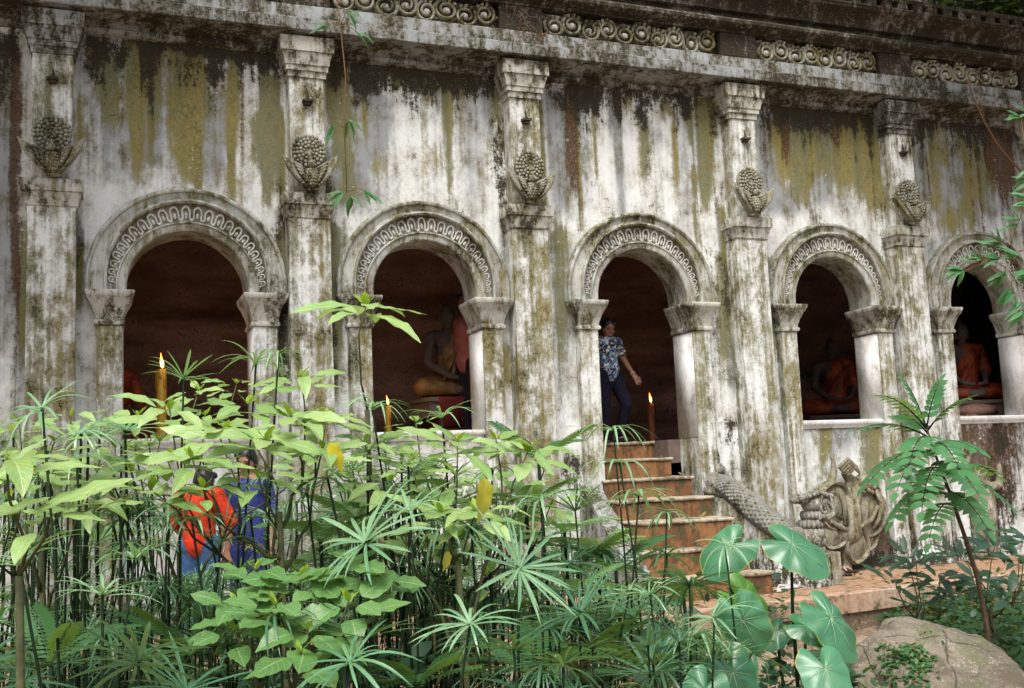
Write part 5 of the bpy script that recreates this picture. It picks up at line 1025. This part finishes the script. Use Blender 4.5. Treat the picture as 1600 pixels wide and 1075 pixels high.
spray('leafy branch reaching in over the rightmost arch from the right edge', ((1680, 380, 6.2), (1620, 385, 6.2), (1575, 398, 6.2), (1540, 408, 6.2), (1505, 425, 6.2)), ((1505, 422, 6.2, -.9, -.2), (1530, 405, 6.2, -.6, .4), (1560, 380, 6.2, -.7, .5), (1570, 430, 6.2, -.8, -.5), (1590, 400, 6.1, -.6, .2), (1585, 460, 6.1, -.6, -.8), (1600, 490, 6.1, -.7, -.7), (1595, 340, 6.1, -.8, .1), (1615, 430, 6.1, -.8, -.3), (1560, 405, 6.2, -.9, 0), (1610, 310, 6.2, -.9, .2)), 'leafy_branch', 'branch', .13, 'bamboo', 6)
spray('small leafy twig at the right edge below the cornice', ((1680, 165, 6.6), (1630, 175, 6.6), (1595, 182, 6.6)), ((1595, 182, 6.6, -.9, 0), (1610, 178, 6.6, -.8, .2), (1608, 285, 6.6, -.8, -.4)), 'leafy_branch', 'branch', .12, 'bamboo', 4)
P = [at(x, y, -.55) for x, y in ((1512, 125), (1520, 150), (1538, 190), (1558, 225), (1580, 252), (1612, 285))]; m = MB(); m.tube(P, [.006, .008, .010, .011, .012, .014], 6); m.tube([at(1530, 130, -.5), at(1532, 160, -.52), at(1540, 192, -.55)], [.004, .006, .008], 5)
tag(m.build('dry_vine', 'twig'), 'bare brown vine hanging across the wall at upper right', 'vine')
m = MB()
for k in range(9):
    x, z = XP[2]+U(-.22, .25), U(5.42, 5.68); P = [Vector((x, -.225, z))]
    for q in range(5): P.append(P[-1]+Vector((U(-.06, .07), U(-.012, .004), U(-.07, .03))))
    m.tube(P, [.006, .006, .005, .004, .003, .002], 4)
tag(m.build('dry_roots', 'twig'), 'tangle of pale dry rootlets on the frieze block of the third pilaster', 'roots')

# loose leaf cover: countless small leaves
def leaf_cloud(pts, size, name, mat, kindlabel):
    n = len(pts); P = np.array(pts); a = np.random.uniform(0, 2*PI, n); e = np.random.normal(.15, .4, n); s_ = size*np.random.uniform(.6, 1.3, n)
    d = np.stack([np.cos(a)*np.cos(e), np.sin(a)*np.cos(e), np.sin(e)], 1); nr = np.stack([np.random.normal(0, .35, n), np.random.normal(-.2, .35, n), np.ones(n)], 1); sd = np.cross(d, nr); sd /= np.linalg.norm(sd, axis=1)[:, None]; up = np.cross(sd, d)
    tmpl = [(0, 0, 0), (-.26, .25, .06), (0, .3, 0), (.26, .25, .06), (-.24, .6, .03), (.24, .6, .03), (0, 1, -.06)]; uvt = [(.5, 0), (.1, .25), (.5, .3), (.9, .25), (.2, .6), (.8, .6), (.5, 1)]
    V = np.stack([P+(sd*x+d*y+up*z)*s_[:, None] for x, y, z in tmpl], 1).reshape(-1, 3); F = np.array([(0, 2, 1), (0, 3, 2), (1, 2, 4), (2, 3, 5), (2, 5, 4), (4, 5, 6)])
    F = (F[None]+np.arange(n)[:, None, None]*7).reshape(-1, 3); m = MB(); m.add(V, F.tolist(), np.tile(np.array(uvt), (n, 1))); o = m.build(name, mat); tag(o, kindlabel, None, None, 'stuff'); return o
pts = []
def gpt(x, y):
    d = ray(x, y); return CAM+d*((GZ-CAM.z)/d.z)
def blob(c, r, h, n):
    for k in range(n):
        a, q = U(0, 6.28), r*math.sqrt(U(0, 1)); X, Y = c.x+q*math.cos(a), c.y+q*math.sin(a); pts.append((X, Y, gnd(X, Y)+h*U(0, 1)*(1-(q/r)**2*.7)+.01))
for x, y, r, h, n in ((1450, 985, .38, .28, 300), (1500, 985, .45, .42, 420), (1560, 985, .5, .5, 500), (1620, 985, .5, .5, 400), (1500, 1030, .42, .36, 400), (1560, 1040, .45, .42, 460), (1620, 1040, .5, .45, 400), (1580, 1085, .4, .4, 350), (1640, 1100, .4, .4, 250), (1535, 1005, .4, .4, 350), (1310, 965, .22, .16, 90), (1270, 1010, .3, .30, 200), (1215, 1010, .3, .5, 200)): blob(gpt(x, y), r, h, n)
for x, y, d, n in ((1255, 1000, 4.6, 200), (1200, 1040, 4.3, 200), (1310, 1030, 4.7, 120), (1230, 960, 5.0, 90)):
    c = atd(x, y, d)
    for k in range(n): pts.append((c.x+U(-.22, .22), c.y+U(-.22, .22), c.z-.12-U(0, .35)))
leaf_cloud(pts, .075, 'ground_cover', 'ground_leaf', 'low dark green ground cover leaves around the boulder and taro')
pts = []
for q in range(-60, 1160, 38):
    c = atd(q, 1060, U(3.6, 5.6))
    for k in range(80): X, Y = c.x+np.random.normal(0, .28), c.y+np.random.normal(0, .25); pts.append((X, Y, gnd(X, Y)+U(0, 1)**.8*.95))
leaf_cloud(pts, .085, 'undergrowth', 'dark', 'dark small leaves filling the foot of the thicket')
bcx = bo.location; pts = []
dg = bpy.context.evaluated_depsgraph_get()
for k in range(900):
    u = atd(1418+np.random.normal(0, 26), 1034+np.random.normal(0, 18), 5.0); hit = bo.ray_cast(bo.matrix_basis.inverted() @ CAM, (bo.matrix_basis.to_3x3().inverted() @ (u-CAM)).normalized())
    if hit[0] and mnoise.noise(hit[1]*6) > -.1: pts.append(tuple(bo.matrix_basis @ hit[1]))
if pts: leaf_cloud(pts, .028, 'moss', 'fern', 'patch of small green moss plants in the hollow of the boulder')
pts = [tuple(at(x, y, .25)) for x, y in [(U(1180, 1640), U(-60, 2)) for k in range(10)]]
# bushes on top of the parapet at upper right
for px, lb, r, n in ((1300, 'small dark bush on the parapet above the fourth bay', .22, 240), (1560, 'larger dark bush on the parapet at the top right corner', 1.1, 2600)):
    c = at(px, -12 if n < 500 else -5, .1); t = thing('parapet_bush', lb, 'bush', (c.x, .1, 6.33)); pp = []
    for k in range(n):
        a, q, h = U(0, 6.28), r*math.sqrt(U(0, 1)), U(0, 1); pp.append((c.x+q*math.cos(a), .1+.45*q*math.sin(a), 6.34+h*r*(1.1-(q/r)**2*.6)))
    o = leaf_cloud(pp, .11, 'foliage', 'dark', None); o.parent = t; o.matrix_parent_inverse = Matrix.Translation((-c.x, -.1, -6.33)); o['kind'] = 'stuff'
    m = MB()
    for k in range(5): m.tube([(U(-.1, .1)*r, 0, 0), (U(-.4, .4)*r, U(-.2, .2)*r, .4*r), (U(-.7, .7)*r, U(-.3, .3)*r, .85*r)], [.02, .014, .006], 5)
    m.build('stems', 'bark', t)

# unseen trees added on either side, out of frame, to shade the gallery ends
def shade_tree(x, y, lean, lb, seed):
    t = thing('added_shade_tree', lb, 'tree', (x, y, GZ-.1)); rnd = random.Random(seed); top = Vector((lean[0], lean[1], 7.4)); m = MB()
    m.tube([(0, 0, 0), (lean[0]*.1, lean[1]*.1, 2.0), (lean[0]*.35, lean[1]*.35, 4.2), (lean[0]*.7, lean[1]*.7, 6.0), top], [.24, .19, .15, .11, .06], 10); cl = []
    for k in range(16):
        a = rnd.uniform(0, 6.28); q = rnd.uniform(.4, 2.3); e = top+Vector((q*math.cos(a), q*.8*math.sin(a), rnd.uniform(-.4, 1.4))); s0 = Vector((lean[0]*.55, lean[1]*.55, 5.3)).lerp(top, rnd.random())
        m.tube([s0, s0.lerp(e, .5)+Vector((0, 0, .15)), e], [.05, .035, .015], 6); cl.append(e)
    m.build('trunk', 'bark', t); pp = []
    for e in cl:
        for k in range(190): pp.append((e.x+rnd.gauss(0, .42), e.y+rnd.gauss(0, .42), e.z+rnd.gauss(0, .28)))
    o = leaf_cloud(pp, .24, 'crown', 'dark', None); o.parent = t
shade_tree(-3.6, -3.4, (1.9, 1.0), 'tall unseen tree added left of the frame so its crown shades the first pilaster', 5)
shade_tree(11.6, -3.2, (-1.7, .7), 'tall unseen tree added right of the frame so its crown shades the last arch', 6)

# litter: dry leaves fallen on the stair treads, the terrace and the soil
pts = []
for y, z, xr in ST:
    for k in range(7): pts.append((U(4.95, xr-.05), y+U(.02, .3), z+.012))
for k in range(260): X = U(-1, 9.5); pts.append((X, U(tf(X)+.05, -.06), .016))
for k in range(160): X = U(3, 9.5); Y = tf(X)-U(.05, 1.2); pts.append((X, Y, max(gnd(X, Y), -.235 if Y > tf(X)-.55 else -9)+.02))
leaf_cloud(pts, .07, 'fallen_leaves', 'sedgeb', 'dry brown leaves fallen on the steps and terrace')

same = {}
for o in bpy.data.objects:
    if o.parent is None and o.get('group') == 'sedge clumps filling the thicket': same.setdefault(o['label'], []).append(o)
for lb, os_ in same.items():
    if len(os_) > 1:
        os_.sort(key=lambda o: (o.location-CAM).dot(AX_R)/(o.location-CAM).dot(AX_F))
        lb = lb if len(lb.split()) < 15 else lb.replace(' in the front row', '').replace(' in the back row', '')
        for i, o in enumerate(os_): o['label'] = lb+(', left twin' if i == 0 else (', right twin' if i == len(os_)-1 else ', middle one'))
